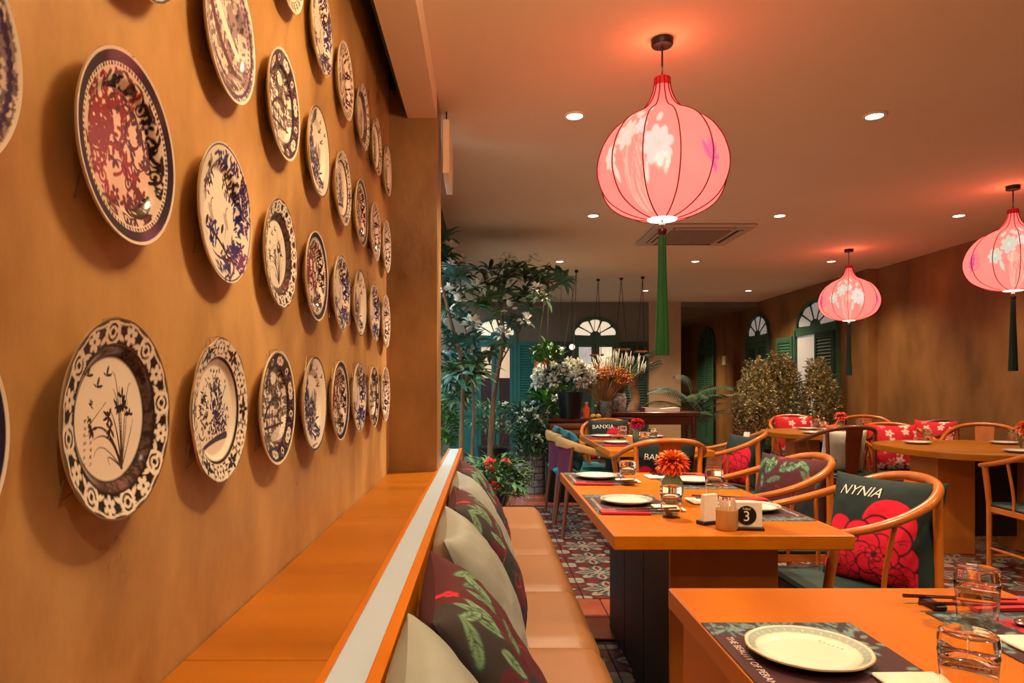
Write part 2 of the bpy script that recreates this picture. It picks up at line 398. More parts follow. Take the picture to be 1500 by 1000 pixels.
def seat_cushion(y0, y1):
    b = MB(); nx, ny = 14, 14; vs = []; x0, x1 = -.140, .342
    for j in range(ny + 1):
        for i in range(nx + 1):
            s = i / nx; q = j / ny; e = min(q, 1 - q) * (y1 - y0); f = (1 - s) * (x1 - x0)
            z = .452 - .014 * max(0, 1 - e / .028) ** 2 - .035 * max(0, 1 - f / .05) ** 2.2
            vs.append((x0 + s * (x1 - x0), y0 + q * (y1 - y0), z))
    fs = [(j * (nx + 1) + i, j * (nx + 1) + i + 1, (j + 1) * (nx + 1) + i + 1, (j + 1) * (nx + 1) + i) for j in range(ny) for i in range(nx)]
    n = nx + 1; per = list(range(n)) + [j * n + nx for j in range(1, ny + 1)] + [ny * n + i for i in range(nx - 1, -1, -1)] + [j * n for j in range(ny - 1, 0, -1)]
    o = len(vs); vs += [(vs[k][0], vs[k][1], .35) for k in per]; q = len(per)
    fs += [(per[k], o + k, o + (k + 1) % q, per[(k + 1) % q]) for k in range(q)]
    b.add(vs, fs); return b
ys = [-.7, -.15, .38, .92, 1.46, 2.0, 2.54, 3.08, 3.64, 4.28]
for a, c in zip(ys[:-1], ys[1:]): seat_cushion(a + .001, c - .001).obj('seat_cushion', M_leather, t, 50)
MB().tube([(.338, -.6, .40), (.338, 4.27, .40)], .006, 6).obj('piping', M_leather, t)

# ------------------------------------------------------------------ fan-lit doors and shuttered windows
def shutter(parent, x0, x1, z0, z1, y0, m, ang=0, hinge=None):
    """louvred leaf in local x,z, facing -y"""
    Mx = Matrix.Identity(4)
    if ang: Mx = Matrix.Translation((hinge, y0, 0)) @ Matrix.Rotation(ang, 4, 'Z') @ Matrix.Translation((-hinge, -y0, 0))
    b = MB(); s = .05; b.box(x0, x0 + s, y0 - .03, y0, z0, z1, Mx); b.box(x1 - s, x1, y0 - .03, y0, z0, z1, Mx)
    zm = z0 + (z1 - z0) * .34
    for za, zb in ((z0, z0 + .07), (zm, zm + .07), (z1 - .07, z1)): b.box(x0 + s, x1 - s, y0 - .028, y0, za, zb, Mx)
    b.box(x0 + s, x1 - s, y0 - .012, y0 - .004, z0 + .07, zm, Mx)
    lf = b.obj('shutter_leaf', m, parent, 0)
    b = MB(); z = zm + .07
    while z < z1 - .085:
        v = [(x0 + s, y0 - .026, z), (x1 - s, y0 - .026, z), (x1 - s, y0 - .003, z + .042), (x0 + s, y0 - .003, z + .042),
             (x0 + s, y0 - .026, z + .008), (x1 - s, y0 - .026, z + .008), (x1 - s, y0 - .003, z + .05), (x0 + s, y0 - .003, z + .05)]
        b.add(v, [(0, 1, 2, 3), (4, 5, 6, 7), (0, 1, 5, 4), (2, 3, 7, 6)], Mx); z += .044
    o = b.obj('louvres', m, lf, 0); o['kind'] = 'stuff'
    return lf
def fanlight(parent, cx, z0, r, rz, m, glass, n=5, y=0):
    """half-round fan: n petal panes between spokes under an arch"""
    for k in range(n):
        a0 = PI * k / n + .055; a1 = PI * (k + 1) / n - .055; pts = []
        for q in range(6):
            a = a0 + (a1 - a0) * q / 5; bulge = 1 + .05 * math.sin(PI * q / 5); pts.append((cx + math.cos(a) * r * bulge, z0 + .03 + math.sin(a) * rz * bulge))
        pts += [(cx + math.cos(a1) * r * .26, z0 + .03 + math.sin(a1) * rz * .3), (cx + math.cos(a0) * r * .26, z0 + .03 + math.sin(a0) * rz * .3)]
        MB().prism(pts, y - .012, y - .004).obj('pane', glass, parent, 0)
    b = MB(); arch = [(cx + math.cos(PI * k / 16) * (r * 1.13), z0 + .03 + math.sin(PI * k / 16) * (rz * 1.15)) for k in range(17)]
    b.prism([(cx - r * 1.13, z0 - .0), (cx + r * 1.13, z0 - .0)] + arch, y - .004, y + .0005)
    for k in range(1, n):
        a = PI * k / n; b.tube([(cx + math.cos(a) * r * .2, y - .016, z0 + .03 + math.sin(a) * rz * .2), (cx + math.cos(a) * r * 1.1, y - .016, z0 + .03 + math.sin(a) * rz * 1.12)], .010, 6)
    b.tube([(x, y - .018, z) for x, z in arch], .022, 6)
    b.prism([(cx + math.cos(PI * k / 8) * r * .27, z0 + .03 + math.sin(PI * k / 8) * rz * .3) for k in range(9)], y - .03, y - .004)
    b.box(cx - r * 1.18, cx + r * 1.18, y - .035, y, z0 - .09, z0 + .03)
    b.obj('fan_frame', m, parent, 30)
def fan_door(name, label, loc, rotz, w, z1, zf, m, glass_fan, glass_l, glass_r, low, leafL=None, leafR=None, leafm=None):
    t = thing(name, label, 'door', loc, rotz, kind='structure'); h = w / 2
    fanlight(t, 0, zf, h * .84, (2.30 - zf) * .86, m, glass_fan)
    b = MB(); b.box(-h, -h + .06, -.04, 0, 0, zf); b.box(h - .06, h, -.04, 0, 0, zf); b.box(-h + .06, h - .06, -.04, 0, z1, zf); b.box(-h + .06, h - .06, -.035, 0, 0, .07)
    b.obj('door_frame', m, t, 0)
    for s, g in ((-1, glass_l), (1, glass_r)):
        xa, xb = sorted((s * .012, s * (h - .065))); st = .055
        f = MB().box(xa, xa + st, -.03, -.004, .07, z1).box(xb - st, xb, -.03, -.004, .07, z1).box(xa + st, xb - st, -.03, -.004, .07, .15).box(xa + st, xb - st, -.03, -.004, .74, .82).box(xa + st, xb - st, -.03, -.004, z1 - .06, z1).obj('door_leaf', m, t, 0)
        MB().box(xa + st, xb - st, -.016, -.008, 1.32, z1 - .06).obj('pane', g, f, 0)
        MB().box(xa + st, xb - st, -.016, -.008, .82, 1.32).obj('lower_panel', low, f, 0)
        MB().box(xa + st, xb - st, -.016, -.008, .15, .74).obj('lower_panel', low, f, 0)
    if leafL: shutter(t, -h - leafL, -h - .005, .05, z1 + .03, -.01, leafm or m)
    if leafR: shutter(t, h + .005, h + leafR, .05, z1 + .03, -.01, leafm or m)
    return t
M_lowred = mat('dark_maroon_panel', (70, 28, 34), .5, var=(52, 20, 26), scale=4.)
M_lowgrn = mat('dark_panel', (40, 52, 44), .5)
M_litlow = mat('street_view_glass', (214, 206, 200), .3, emis=.45, var=(140, 128, 118), scale=5.)
fan_door('door_1', 'teal arched double door with fanlight behind the tall plants', (.18, BACK - .005, 0), 0, .72, 1.90, 2.0, M_teal, M_lit, M_litwarm, M_litwarm, M_lowred, .37, .33)
fan_door('door_2', 'dark green arched double door with fanlight behind the flower counter', (1.86, BACK - .005, 0), 0, .80, 1.90, 2.0, M_green, M_lit, M_litlow, M_lit, M_lowgrn, .45, .47, M_dkgreen)
def side_window(name, label, y, w, glass_fan, mode):
    t = thing(name, label, 'window', (RX2 - .005, y, 0), -PI / 2, kind='structure'); h = w / 2; m = M_green
    fanlight(t, 0, 2.0, h * .8, .30, m, glass_fan)
    b = MB(); b.box(-h, -h + .06, -.05, 0, 0, 2.0); b.box(h - .06, h, -.05, 0, 0, 2.0); b.box(-h + .06, h - .06, -.05, 0, 0, .08); b.obj('window_frame', m, t, 0)
    if mode == 'closed':
        shutter(t, -h + .065, -.004, .08, 1.9, -.006, m); shutter(t, .004, h - .065, .08, 1.9, -.006, m)
    else:
        MB().box(-h + .065, h - .065, -.01, -.003, .08, 1.91).obj('pane', M_litdim, t, 0)
        shutter(t, -h - .42, -h - .01, .08, 1.92, -.03, m, R(9), -h - .01)
        shutter(t, h - .52, h - .02, .08, 1.92, -.055, M_dkgreen)
    return t
side_window('window_1', 'closed green louvred door with fanlight near the thermostat', 14.1, 1.05, mat('dark_glass', (60, 74, 66), .2), 'closed')
side_window('window_2', 'closed green louvred window with lit fanlight above the shrubs', 11.45, .95, M_litdim, 'closed')
side_window('window_3', 'open green shuttered window with pale pane behind the far lantern', 9.45, 1.25, M_litdim, 'open')
tag(MB().rbox(RX2 - .03, RX2, 12.95, 13.15, 1.58, 1.76, .006).obj('wall_thermostat', M_white), 'small pale thermostat box on the far right wall', 'thermostat')
# ------------------------------------------------------------------ ceiling fittings
def downlight(x, y, label, k=1.0, z=CEIL):
    t = thing('downlight', label, 'downlight', (x, y, z), 0, 'recessed ceiling downlights')
    MB().lathe([(.040, -.001), (.056, -.001), (.058, -.006), (.054, -.010), (.042, -.010), (.040, -.004)], 24).obj('trim_ring', M_white, t)
    MB().lathe([(.001, -.006), (.040, -.006), (.040, -.002), (.001, -.002)], 24).obj('lens', mat('lamp_lens', (255, 240, 214), .3, emis=9.), t)
    l = bpy.data.lights.new('downlight_beam', 'SPOT'); l.energy = DOWN_W * k; l.color = DOWN_C; l.spot_size = R(128); l.spot_blend = .9; l.shadow_soft_size = .035
    lo = bpy.data.objects.new('downlight_beam', l); COL.objects.link(lo); lo.parent = t; lo.location = (0, 0, -.03)
DL = [(.464, 3.52, 'recessed downlight nearest the plate wall, left of the big lantern', 2.0), (2.01, 3.52, 'recessed downlight right of the big lantern'),
      (.89, 5.60, 'recessed downlight left of the big lantern, second row'), (2.42, 5.60, 'recessed downlight near the ceiling cassette'), (3.89, 5.60, 'recessed downlight between the two right lanterns'),
      (.845, 7.68, 'recessed downlight above the flowering tree'), (2.37, 7.68, 'recessed downlight beyond the ceiling cassette'), (3.90, 7.68, 'recessed downlight beside the far lantern'),
      (2.37, 10.07, 'recessed downlight by the cream pillar'), (3.89, 10.07, 'recessed downlight near the shuttered windows'),
      (.46, 1.43, 'recessed downlight above the near end of the plate wall', .5), (2.0, 1.43, 'recessed downlight above the foreground table'), (3.6, 1.9, 'recessed downlight by the near right wall'),
      (.46, -.7, 'recessed downlight over the entry end of the plate wall'), (2.0, -.7, 'recessed downlight over the entry end of the room'), (3.3, 13.6, 'added recessed downlight brightening the far corridor, out of view', 2.4, CEIL - .08)]  # corridor downlight is added, hidden behind the pillar, to brighten the dark corridor
for d in DL: downlight(*d)

def lantern(x, y, ztop, wsc, label, paint_rot, tassel_m, tl):
    t = thing('silk_lantern', label, 'lantern', (x, y, 0), 0, 'pink onion lanterns')
    prof_px = [(115, 10.5), (124, 11), (135, 13), (148, 18), (158, 25), (166, 34), (173, 47), (181, 60), (190, 70), (199, 77), (212, 85), (225, 90), (238, 93.5), (250, 94.5), (262, 93.5), (274, 90), (286, 84.5), (297, 76), (306, 64), (313, 50), (318, 36), (321, 22)]
    prof = [(w * .00275 * (1 + (wsc - 1) * min(1, max(0, (w - 12) / 40))), ztop - (yy - 115) * .00275) for yy, w in prof_px]
    P = catmull([(r, 0, z) for r, z in prof], 5); rz = [(p.x, p.z) for p in P]; SEG = 312
    z0, z1 = rz[-1][1], rz[0][1]
    pink = lin((255, 118, 106)); pink[0] = 1.25
    def panelset(kind):
        c = Canvas(256, pink); r = random.Random(3 + kind)
        c.blend(np.clip((c.V - .42) / .6, 0, 1) * .8, np.array([.95, .05, .05]))
        Wf = lin((206, 182, 172)); Gt = lin((150, 178, 158)); Pu = lin((214, 92, 124)); Pd = lin((120, 40, 100)); Lg = lin((226, 160, 138))
        if kind == 0:
            for k in range(13):
                x0 = r.uniform(-.35, .3); c.curve((x0 * .7, -.95), (x0, -.5), (x0 + r.uniform(-.4, .4), r.uniform(-.1, .4)), .022, .010, Lg if k % 2 else lin((236, 150, 130)))
            c.flower(.42, -.22, .30, 8, Wf, Gt, .2); c.flower(-.28, .02, .24, 7, Gt, Wf); c.flower(-.62, -.24, .2, 7, Gt, Wf, .4); c.flower(.05, .1, .16, 6, Wf, Gt)
            for x, y, a in ((-.2, .36, 0), (-.5, .30, .6), (.15, .40, -.5), (.45, .2, .9), (-.05, .30, .2)): c.ell(x, y, .10, .06, a, Gt)
            for x, y, a in ((.55, -.6, 1.2), (-.4, -.62, 1.9), (.2, -.7, 1.5)): c.leaf(x, y, .28, .09, a, Gt)
        else:
            for q in range(5): c.leaf(-.55, -.4, .3, .12, -.4 + q * .65, Pu); c.leaf(.72, -.4, .3, .12, 1.6 + q * .5, Pu)
            for q in range(5): c.leaf(-.55, -.4, .28, .02, -.4 + q * .65, Pd); c.leaf(.72, -.4, .28, .02, 1.6 + q * .5, Pd); c.ring(.74, -.3, .04 + .04 * q, .010, Pd)
        return c
    CF = panelset(0); CQ = panelset(1)
    vs = []; ul = []; vl = []
    for rr, zz in rz:
        for k in range(SEG):
            a = 2 * PI * k / SEG; ph = (a * 12 / (2 * PI)) % 1.0
            q = rr * (1 - .035 * (4 * ph * (1 - ph)) * min(1, rr / .12)) ; vs.append((q * math.cos(a), q * math.sin(a), zz))
            qq = ((a - paint_rot) / (PI / 2)) % 4; ul.append(qq); vl.append((zz - z0) / (z1 - z0) * 2 - 1)
    fs = [(i * SEG + k, (i + 1) * SEG + k, (i + 1) * SEG + (k + 1) % SEG, i * SEG + (k + 1) % SEG) for i in range(len(rz) - 1) for k in range(SEG)]
    ul = np.array(ul); vl = np.array(vl); lu = (ul % 1) * 2 - 1
    cols = np.where((ul.astype(int) % 2 == 0)[:, None], CF.sample(lu, vl), CQ.sample(lu, vl))
    ms = mat_col('lit_pink_silk', .8, emis=LANT_E)
    for lk in [k for k in ms.node_tree.links if k.to_socket.name == 'Base Color']: ms.node_tree.links.remove(lk)
    ms.node_tree.nodes['Principled BSDF'].inputs['Base Color'].default_value = L4((170, 60, 60))
    MB().add(vs, fs).obj('shade', ms, t, 170, cols, recalc=False)
    ms.node_tree.nodes['Principled BSDF'].inputs['Alpha'].default_value = .95
    MB().ball((0, 0, z0 + (z1 - z0) * .42), .035, 14, 10).obj('bulb', mat('lantern_bulb', (255, 214, 160), .4, emis=3.6), t, 170)
    m_rib = mat('rib_thread', (120, 12, 30), .7)
    for k in range(12):
        a = 2 * PI * k / 12; MB().tube([((rr + .002) * math.cos(a), (rr + .002) * math.sin(a), zz) for rr, zz in rz[::3]], .0026, 5).obj('rib', m_rib, t)
    MB().lathe([(rz[0][0] - .006, z1 - .03), (rz[0][0] + .003, z1 - .03), (rz[0][0] + .003, z1 + .002), (.006, z1 + .004)], 20).obj('neck_collar', mat('red_silk_trim', (196, 16, 30), .7, emis=.25), t)
    MB().lathe([(.02, z0 - .004), (.058, z0 - .004), (.060, z0 + .002), (.02, z0 + .004)], 24).obj('bottom_opening', mat('lit_white_diffuser', (255, 236, 220), .5, emis=1.3), t)
    MB().tube([(0, 0, CEIL - .02), (0, 0, z1)], .004, 6).obj('cable', M_black, t)
    MB().lathe([(.005, -.028), (.040, -.028), (.043, -.024), (.043, -.001), (.005, -.001)], 24, (0, 0, CEIL)).obj('canopy', M_black, t)
    zk = z0 - .005
    MB().tube([(0, 0, zk + .005), (0, 0, zk - .03)], .003, 6).obj('tassel_cord', M_black, t)
    MB().lathe([(.002, 0), (.012, -.008), (.013, -.014), (.004, -.02)], 14, (0, 0, zk - .005)).obj('bead', M_porc, t)
    MB().lathe([(.004, 0), (.014, -.004), (.019, -.016), (.016, -.03), (.012, -.036)], 14, (0, 0, zk - .024)).obj('tassel_knot', M_maroon, t)
    MB().lathe([(.012, 0), (.015, -.01), (.017, -tl * .3), (.022, -tl * .6), (.028, -tl * .97), (.027, -tl)], 40, (0, 0, zk - .058), rfun=lambda a: 1 + .05 * math.sin(a * 10)).obj('tassel_skirt', tassel_m, t, 20)
    l = bpy.data.lights.new('lantern_glow', 'POINT'); l.energy = LANT_P; l.color = (1.0, .20, .10); l.shadow_soft_size = .05
    lo = bpy.data.objects.new('lantern_glow', l); COL.objects.link(lo); lo.parent = t; lo.location = (0, 0, z1 + .05)
M_tassel = mat('green_tassel', (14, 92, 38), .7, var=(8, 70, 26), scale=30., stretch=(1, 1, .05))
M_tassel2 = mat('dark_green_tassel', (20, 54, 44), .7)
lantern(.715, 2.75, 2.442, 1.0, 'large pink onion lantern hanging over the table with number card', R(-172), M_tassel, .485)
lantern(3.70, 4.78, 2.434, 1.12, 'pink onion lantern at the right edge of the picture', R(-165), M_tassel2, .50)
lantern(3.745, 7.02, 2.434, 1.10, 'smallest pink onion lantern, farthest away by the shuttered window', R(-165), M_tassel2, .50)

# warm paper globe hung above the near end of the plate wall (its light shows on ceiling and plates)
t = thing('paper_globe_lamp', 'warm paper globe lamp hung above the plate wall, over the picture top', 'lamp', (.24, 1.22, 0))
MB().ball((0, 0, 2.37), .12, 28, 18).obj('globe', mat('lit_rice_paper', (255, 224, 180), .8, emis=GLOBE_E, ecol=(255, 218, 164)), t, 170)
MB().tube([(0, 0, 2.48), (0, 0, CEIL)], .004, 6).obj('cable', M_black, t)
MB().lathe([(.005, -.028), (.040, -.028), (.043, -.001), (.005, -.001)], 24, (0, 0, CEIL)).obj('canopy', M_black, t)
# ceiling cassette
t = thing('ceiling_cassette', 'square ceiling air conditioner cassette beyond the big lantern', 'air conditioner', (1.92, 6.3, CEIL))
M_ac = mat('cassette_plastic', (196, 172, 148), .5)
MB().rbox(-.44, .44, -.42, .42, -.028, 0, .012).obj('frame', M_ac, t, 0)
MB().rbox(-.27, .27, -.26, .26, -.036, -.026, .006).obj('grille', mat('cassette_grille', (150, 126, 104), .6, var=(130, 108, 88), scale=40., stretch=(1, .1, 1)), t, 0)
for k in range(4):
    Mx = Matrix.Rotation(k * PI / 2, 4, 'Z'); MB().box(-.27, .27, -.37, -.31, -.031, -.026, Mx).obj('slot', mat('cassette_slot', (58, 44, 36), .7), t, 0)
    MB().box(-.26, .26, -.365, -.335, -.036, -.031, Mx).obj('vane', M_ac, t, 0)

# hanging sign box seen edge-on beside the pier
t = thing('hanging_sign', 'slim pale sign box hung from the ceiling beside the plaster pier', 'sign', (-.195, 3.62, 0))
MB().rbox(-.017, .017, -.20, .20, 2.27, 2.54, .004).obj('box', mat('pale_sign_box', (250, 226, 194), .5), t, 0)
MB().box(-.0185, -.017, -.19, .19, 2.29, 2.52).obj('face', mat('sign_face', (206, 150, 112), .5), t, 0)
for s in (-.14, .14): MB().tube([(0, s, 2.53), (0, s, CEIL)], .004, 6).obj('hanger_rod', M_black, t)

# ------------------------------------------------------------------ plates on the wall
INK = lin((38, 26, 34)); BLU = lin((40, 38, 92)); BRN = lin((56, 34, 30)); PUR = lin((86, 50, 74)); WHT = lin((240, 228, 212)); RED = lin((150, 44, 40))
def base(cream=WHT): return Canvas(384, cream)
def birds(c, P, col=INK, s=1.0):
    for x, y in P:
        c.leaf(x, y, .09 * s, .035, 1.2, col); c.leaf(x, y, .08 * s, .03, .2, col); c.leaf(x, y, .05 * s, .02, 2.6, col)
def glyphs(c, x, y0, n, s, r, col=INK):
    for k in range(n):
        y = y0 - k * s * 1.5
        for q in range(4): c.line([(x + r.uniform(-s, s) * .4, y + r.uniform(-s, s) * .4), (x + r.uniform(-s, s) * .4, y + r.uniform(-s, s) * .4)], s * .2, s * .15, col)
def foliage(c, u, v, a, b, n, r, col, sz=.09, ang=None):
    for k in range(n):
        q = r.random() ** .5; t_ = r.uniform(0, 2 * PI); x = u + math.cos(t_) * a * q; y = v + math.sin(t_) * b * q
        c.leaf(x, y, sz * r.uniform(.6, 1.3), sz * .34, (ang if ang is not None else 0) + r.uniform(-PI, PI) * (1 if ang is None else .4), col if r.random() < .8 else col * 1.9)
def paint_orchid():
    c = base(); r = random.Random(1); u, v = c.U, c.V; d = np.hypot(u, v); th = np.arctan2(v, u)
    dk = lin((44, 32, 30))
    c.blend(np.where(d > .64, 1, 0), dk)
    for k in range(8):
        a = k * PI / 4 + .2; x, y = math.cos(a) * .86, math.sin(a) * .86
        c.ring(x, y, .115, .045, WHT); c.ring(x, y, .05, .03, WHT)
        a2 = a + PI / 8; x, y = math.cos(a2) * .86, math.sin(a2) * .86; c.flower(x, y, .115, 6, WHT, dk, a2)
        for s in (-1, 1):
            for q in (.11, .17): c.leaf(math.cos(a2 + s * q) * .77, math.sin(a2 + s * q) * .77, .12, .035, a2 + s * 1.1, WHT)
            c.leaf(math.cos(a + s * .16) * .93, math.sin(a + s * .16) * .93, .14, .045, a + PI + s * 1.0, WHT)
    sc = np.cos(th * 16) * .012; c.blend((.016 - abs(d - .955 + sc)) / .008, WHT)
    c.blend(np.where((d > .62) & (d < .735), 1, 0), lin((92, 72, 64))); n = fbm(u, v, 26, 2, 3); c.blend(np.where((d > .62) & (d < .735) & (n > .54), .8, 0), dk)
    c.blend(np.where(d < .62, 1, 0), WHT); c.blend((.012 - abs(d - .62)) / .006, dk); c.blend((.014 - abs(d - .74)) / .006, dk)
    g = lin((60, 52, 44))
    for e, m_, w in [((-.05, .10), (.10, .02), .03), ((.02, .30), (.16, .2), .03), ((-.02, .44), (.1, .62), .022), ((.36, .36), (.26, .45), .02), ((.30, .2), (.30, 0), .02), ((-.40, -.16), (-.1, .10), .045), ((-.30, -.2), (0, -.06), .04), ((.0, -.46), (-.15, -.28), .02), ((.14, .32), (.2, 0), .025), ((.42, .0), (.36, -.2), .02), ((-.28, -.36), (-.22, -.14), .015)]:
        c.curve((.22, -.5), m_, e, w, .006, g if w < .03 else INK, 10)
    for x, y in ((.20, .22), (.12, .12), (.34, .04), (-.04, .02), (.0, -.1), (-.32, -.1), (.23, .12)):
        for k in range(6): c.leaf(x, y, r.uniform(.06, .12), .035, r.uniform(0, 6.28), INK)
    c.line([(-.36, -.05), (-.10, .16)], .012, .006, g)
    birds(c, ((-.1, .42), (-.26, .30), (-.42, .40)), BRN, 1.3)
    glyphs(c, -.36, .14, 2, .10, r); glyphs(c, -.34, -.02, 7, .045, r); glyphs(c, -.44, -.02, 9, .045, r)
    c.blend(np.where(d > .975, 1, 0), lin((120, 92, 70))); return c
def paint_vine():
    c = base(lin((238, 214, 196))); r = random.Random(2); u, v = c.U, c.V; d = np.hypot(u, v); th = np.arctan2(v, u)
    for k in range(84):
        q = r.random() ** .5 * .78; a = r.uniform(0, 6.28); x, y = q * math.cos(a), q * math.sin(a)
        e = (x - .25) + r.uniform(-.15, .15); col = RED * .7 + .1 * PUR if (x < .12 and abs(y) < .55) else INK
        aa = r.uniform(0, 6.28); l = r.uniform(.12, .26)
        p1 = (x + l * math.cos(aa), y + l * math.sin(aa)); p2 = (p1[0] + l * math.cos(aa + 1.7), p1[1] + l * math.sin(aa + 1.7))
        c.curve((x, y), p1, p2, .045, .012, col)
        for s in range(3): c.leaf(p2[0], p2[1], r.uniform(.08, .16), .055, aa + 1.5 + s * 1.2, col)
        if k % 4 == 0: c.ring(x, y, .06, .028, col)
        if k % 5 == 0: c.flower(p1[0], p1[1], .10, 5, col, WHT, aa)
    c.blend(np.where((d > .80) & (d < .86), 1, 0), WHT); c.blend(np.where((d > .855) & (d < .96), 1, 0), lin((42, 38, 62)))
    c.blend(np.where((abs(d - .835) < .016) & (np.sin(th * 90) > 0), 1, 0), INK); c.blend(np.where(d > .96, 1, 0), WHT); return c
def paint_crane():
    c = base(); r = random.Random(5); d = np.hypot(c.U, c.V)
    for x, y, a, b, n in ((.45, .58, .34, .26, 90), (.72, .28, .2, .42, 90), (.05, .8, .4, .12, 50), (-.45, .55, .2, .2, 36), (-.55, .28, .12, .16, 20)): foliage(c, x, y, a, b, n, r, BLU if r.random() < .6 else INK, .12, -1.4)
    for x, y, a, b, n in ((.55, -.52, .26, .22, 90), (.2, -.6, .12, .12, 25), (-.22, -.3, .12, .2, 40), (-.0, -.82, .3, .1, 30)): foliage(c, x, y, a, b, n, r, BLU, .13)
    c.curve((-.6, -.4), (-.2, -.7), (.3, -.62), .07, .04, INK); c.curve((.3, -.62), (.5, -.7), (.1, -.95), .06, .03, PUR); c.curve((-.2, -.32), (.1, -.4), (.35, -.58), .04, .05, INK)
    for x, y in ((-.3, -.05), (.25, -.05)):
        c.ell(x, y, .15, .06, -.9, lin((190, 178, 168))); c.curve((x, y + .08), (x - .02, y + .2), (x + .07, y + .22), .02, .014, INK); c.line([(x, y - .1), (x - .03, y - .26)], .014, .008, INK); c.leaf(x - .1, y - .06, .18, .08, -2.0, INK)
    c.curve((.15, .35), (.25, .25), (.32, .38), .02, .01, lin((150, 130, 120))); glyphs(c, .62, -.02, 4, .06, r)
    c.ell(-.6, .12, .16, .1, 0, lin((200, 188, 176)), .6)
    c.blend((.014 - abs(d - .965)) / .006, BLU); return c
def paint_bamboo():
    c = base(); r = random.Random(8); d = np.hypot(c.U, c.V)
    for x, y, a, b, n in ((-.35, .45, .16, .35, 90), (-.45, .0, .2, .4, 110), (.05, -.25, .45, .3, 200), (.1, -.6, .4, .22, 120), (-.25, .72, .1, .12, 24)): foliage(c, x, y, a, b, n, r, lin((44, 40, 76)), .12, 1.45)
    for k in range(14):
        x = r.uniform(-.4, .5); c.leaf(x, -.1 + r.uniform(-.1, .1), .35, .05, 1.4 + r.uniform(-.3, .3), lin((40, 38, 70)))
    birds(c, ((.3, .55), (.5, .36), (.42, .18), (.2, .72), (.58, .55)), INK, 1.2)
    c.line([(-.2, -.9), (.2, -.86)], .04, .02, BLU); c.blend(np.where(d > .955, 1, 0), lin((40, 34, 46))); c.blend(np.where(d > .985, 1, 0), lin((170, 150, 130))); return c
def paint_willow():
    c = base(); r = random.Random(12); u, v = c.U, c.V; d = np.hypot(u, v); th = np.arctan2(v, u); dk = lin((46, 32, 44))
    n = fbm(u, v, 7, 4, 21); c.blend(np.where((n > .53), .85, 0), BRN); n2 = fbm(u * .5, v * 2, 9, 3, 31); c.blend(np.where(n2 > .6, .8, 0), dk)
    for k in range(7): c.line([(-.5 + k * .16, -.35), (-.5 + k * .16, -.1 + r.uniform(0, .3))], .03, .03, dk)
    c.curve((-.5, -.25), (0, .35), (.4, .1), .06, .03, dk); c.line([(-.55, -.36), (.55, -.3)], .05, .04, dk); foliage(c, -.25, .45, .28, .2, 70, r, dk, .09); foliage(c, .35, .3, .2, .3, 60, r, dk, .09)
    c.ell(.05, .5, .16, .1, .3, WHT); c.ell(.2, -.5, .3, .1, .1, WHT, .7)
    c.blend(np.where(d > .69, 1, 0), dk); n3 = fbm(u, v, 22, 2, 9); c.blend(np.where((d > .72) & (n3 > .6), .7, 0), lin((120, 100, 110)))
    for k in range(6):
        a = k * PI / 3 + .35
        for s, q in ((0, .085), (.13, .065), (-.13, .065)): c.ell(math.cos(a + s) * .83, math.sin(a + s) * .83, q, q, 0, WHT)
        for s, q in ((0, .05), (.13, .035), (-.13, .035)): c.flower(math.cos(a + s) * .83, math.sin(a + s) * .83, q, 5, dk, dk)
        c.ring(math.cos(a + PI / 6) * .83, math.sin(a + PI / 6) * .83, .05, .025, WHT)
    c.blend(np.where(d > .955, 1, 0), lin((244, 232, 210))); return c
def paint_scene():
    c = base(); r = random.Random(15); u, v = c.U, c.V; d = np.hypot(u, v); dk = lin((50, 38, 40))
    for k in range(12):
        a = k * PI / 6; x, y = math.cos(a) * .85, math.sin(a) * .85
        if k % 2: c.ell(x, y, .13, .10, a + PI / 2, dk); c.flower(x, y, .11, 6, WHT, dk, a)
        else:
            c.flower(x, y, .12, 5, dk, WHT, a)
            for s in (-1, 1): c.leaf(x, y, .2, .06, a + s * PI / 2, dk)
        aa = a + PI / 12; c.line([(math.cos(aa) * .74, math.sin(aa) * .74), (math.cos(aa) * .96, math.sin(aa) * .96)], .02, .02, dk)
        for q in range(4): c.leaf(math.cos(aa) * (.76 + .05 * q), math.sin(aa) * (.76 + .05 * q), .08, .03, aa + PI / 2 * (1 if q % 2 else -1), dk)
    c.blend(np.where(d < .70, 1, 0), WHT); c.blend((.026 - abs(d - .715)) / .008, dk)
    foliage(c, .05, .12, .16, .3, 70, r, BLU * .5 + INK * .5, .1, 1.4); foliage(c, .2, -.12, .25, .22, 70, r, BLU, .09); foliage(c, -.35, 0, .15, .26, 60, r, INK, .08); foliage(c, 0, -.25, .4, .14, 60, r, INK, .08); foliage(c, -.02, .36, .25, .08, 30, r, lin((120, 104, 104)), .08)
    c.line([(.15, .0), (.42, .36)], .03, .01, INK); c.curve((-.45, -.55), (-.1, -.4), (.42, -.36), .05, .10, BLU * .6 + INK * .4); c.curve((-.5, -.3), (-.4, -.45), (-.3, -.35), .03, .02, INK)
    for k in range(4): glyphs(c, -.12 + k * .1, .54, 1, .08, r)
    glyphs(c, -.36, .3, 2, .07, r); glyphs(c, .38, .4, 2, .06, r); glyphs(c, .5, .0, 2, .07, r)
    c.blend(np.where(d > .97, 1, 0), lin((110, 88, 74))); return c
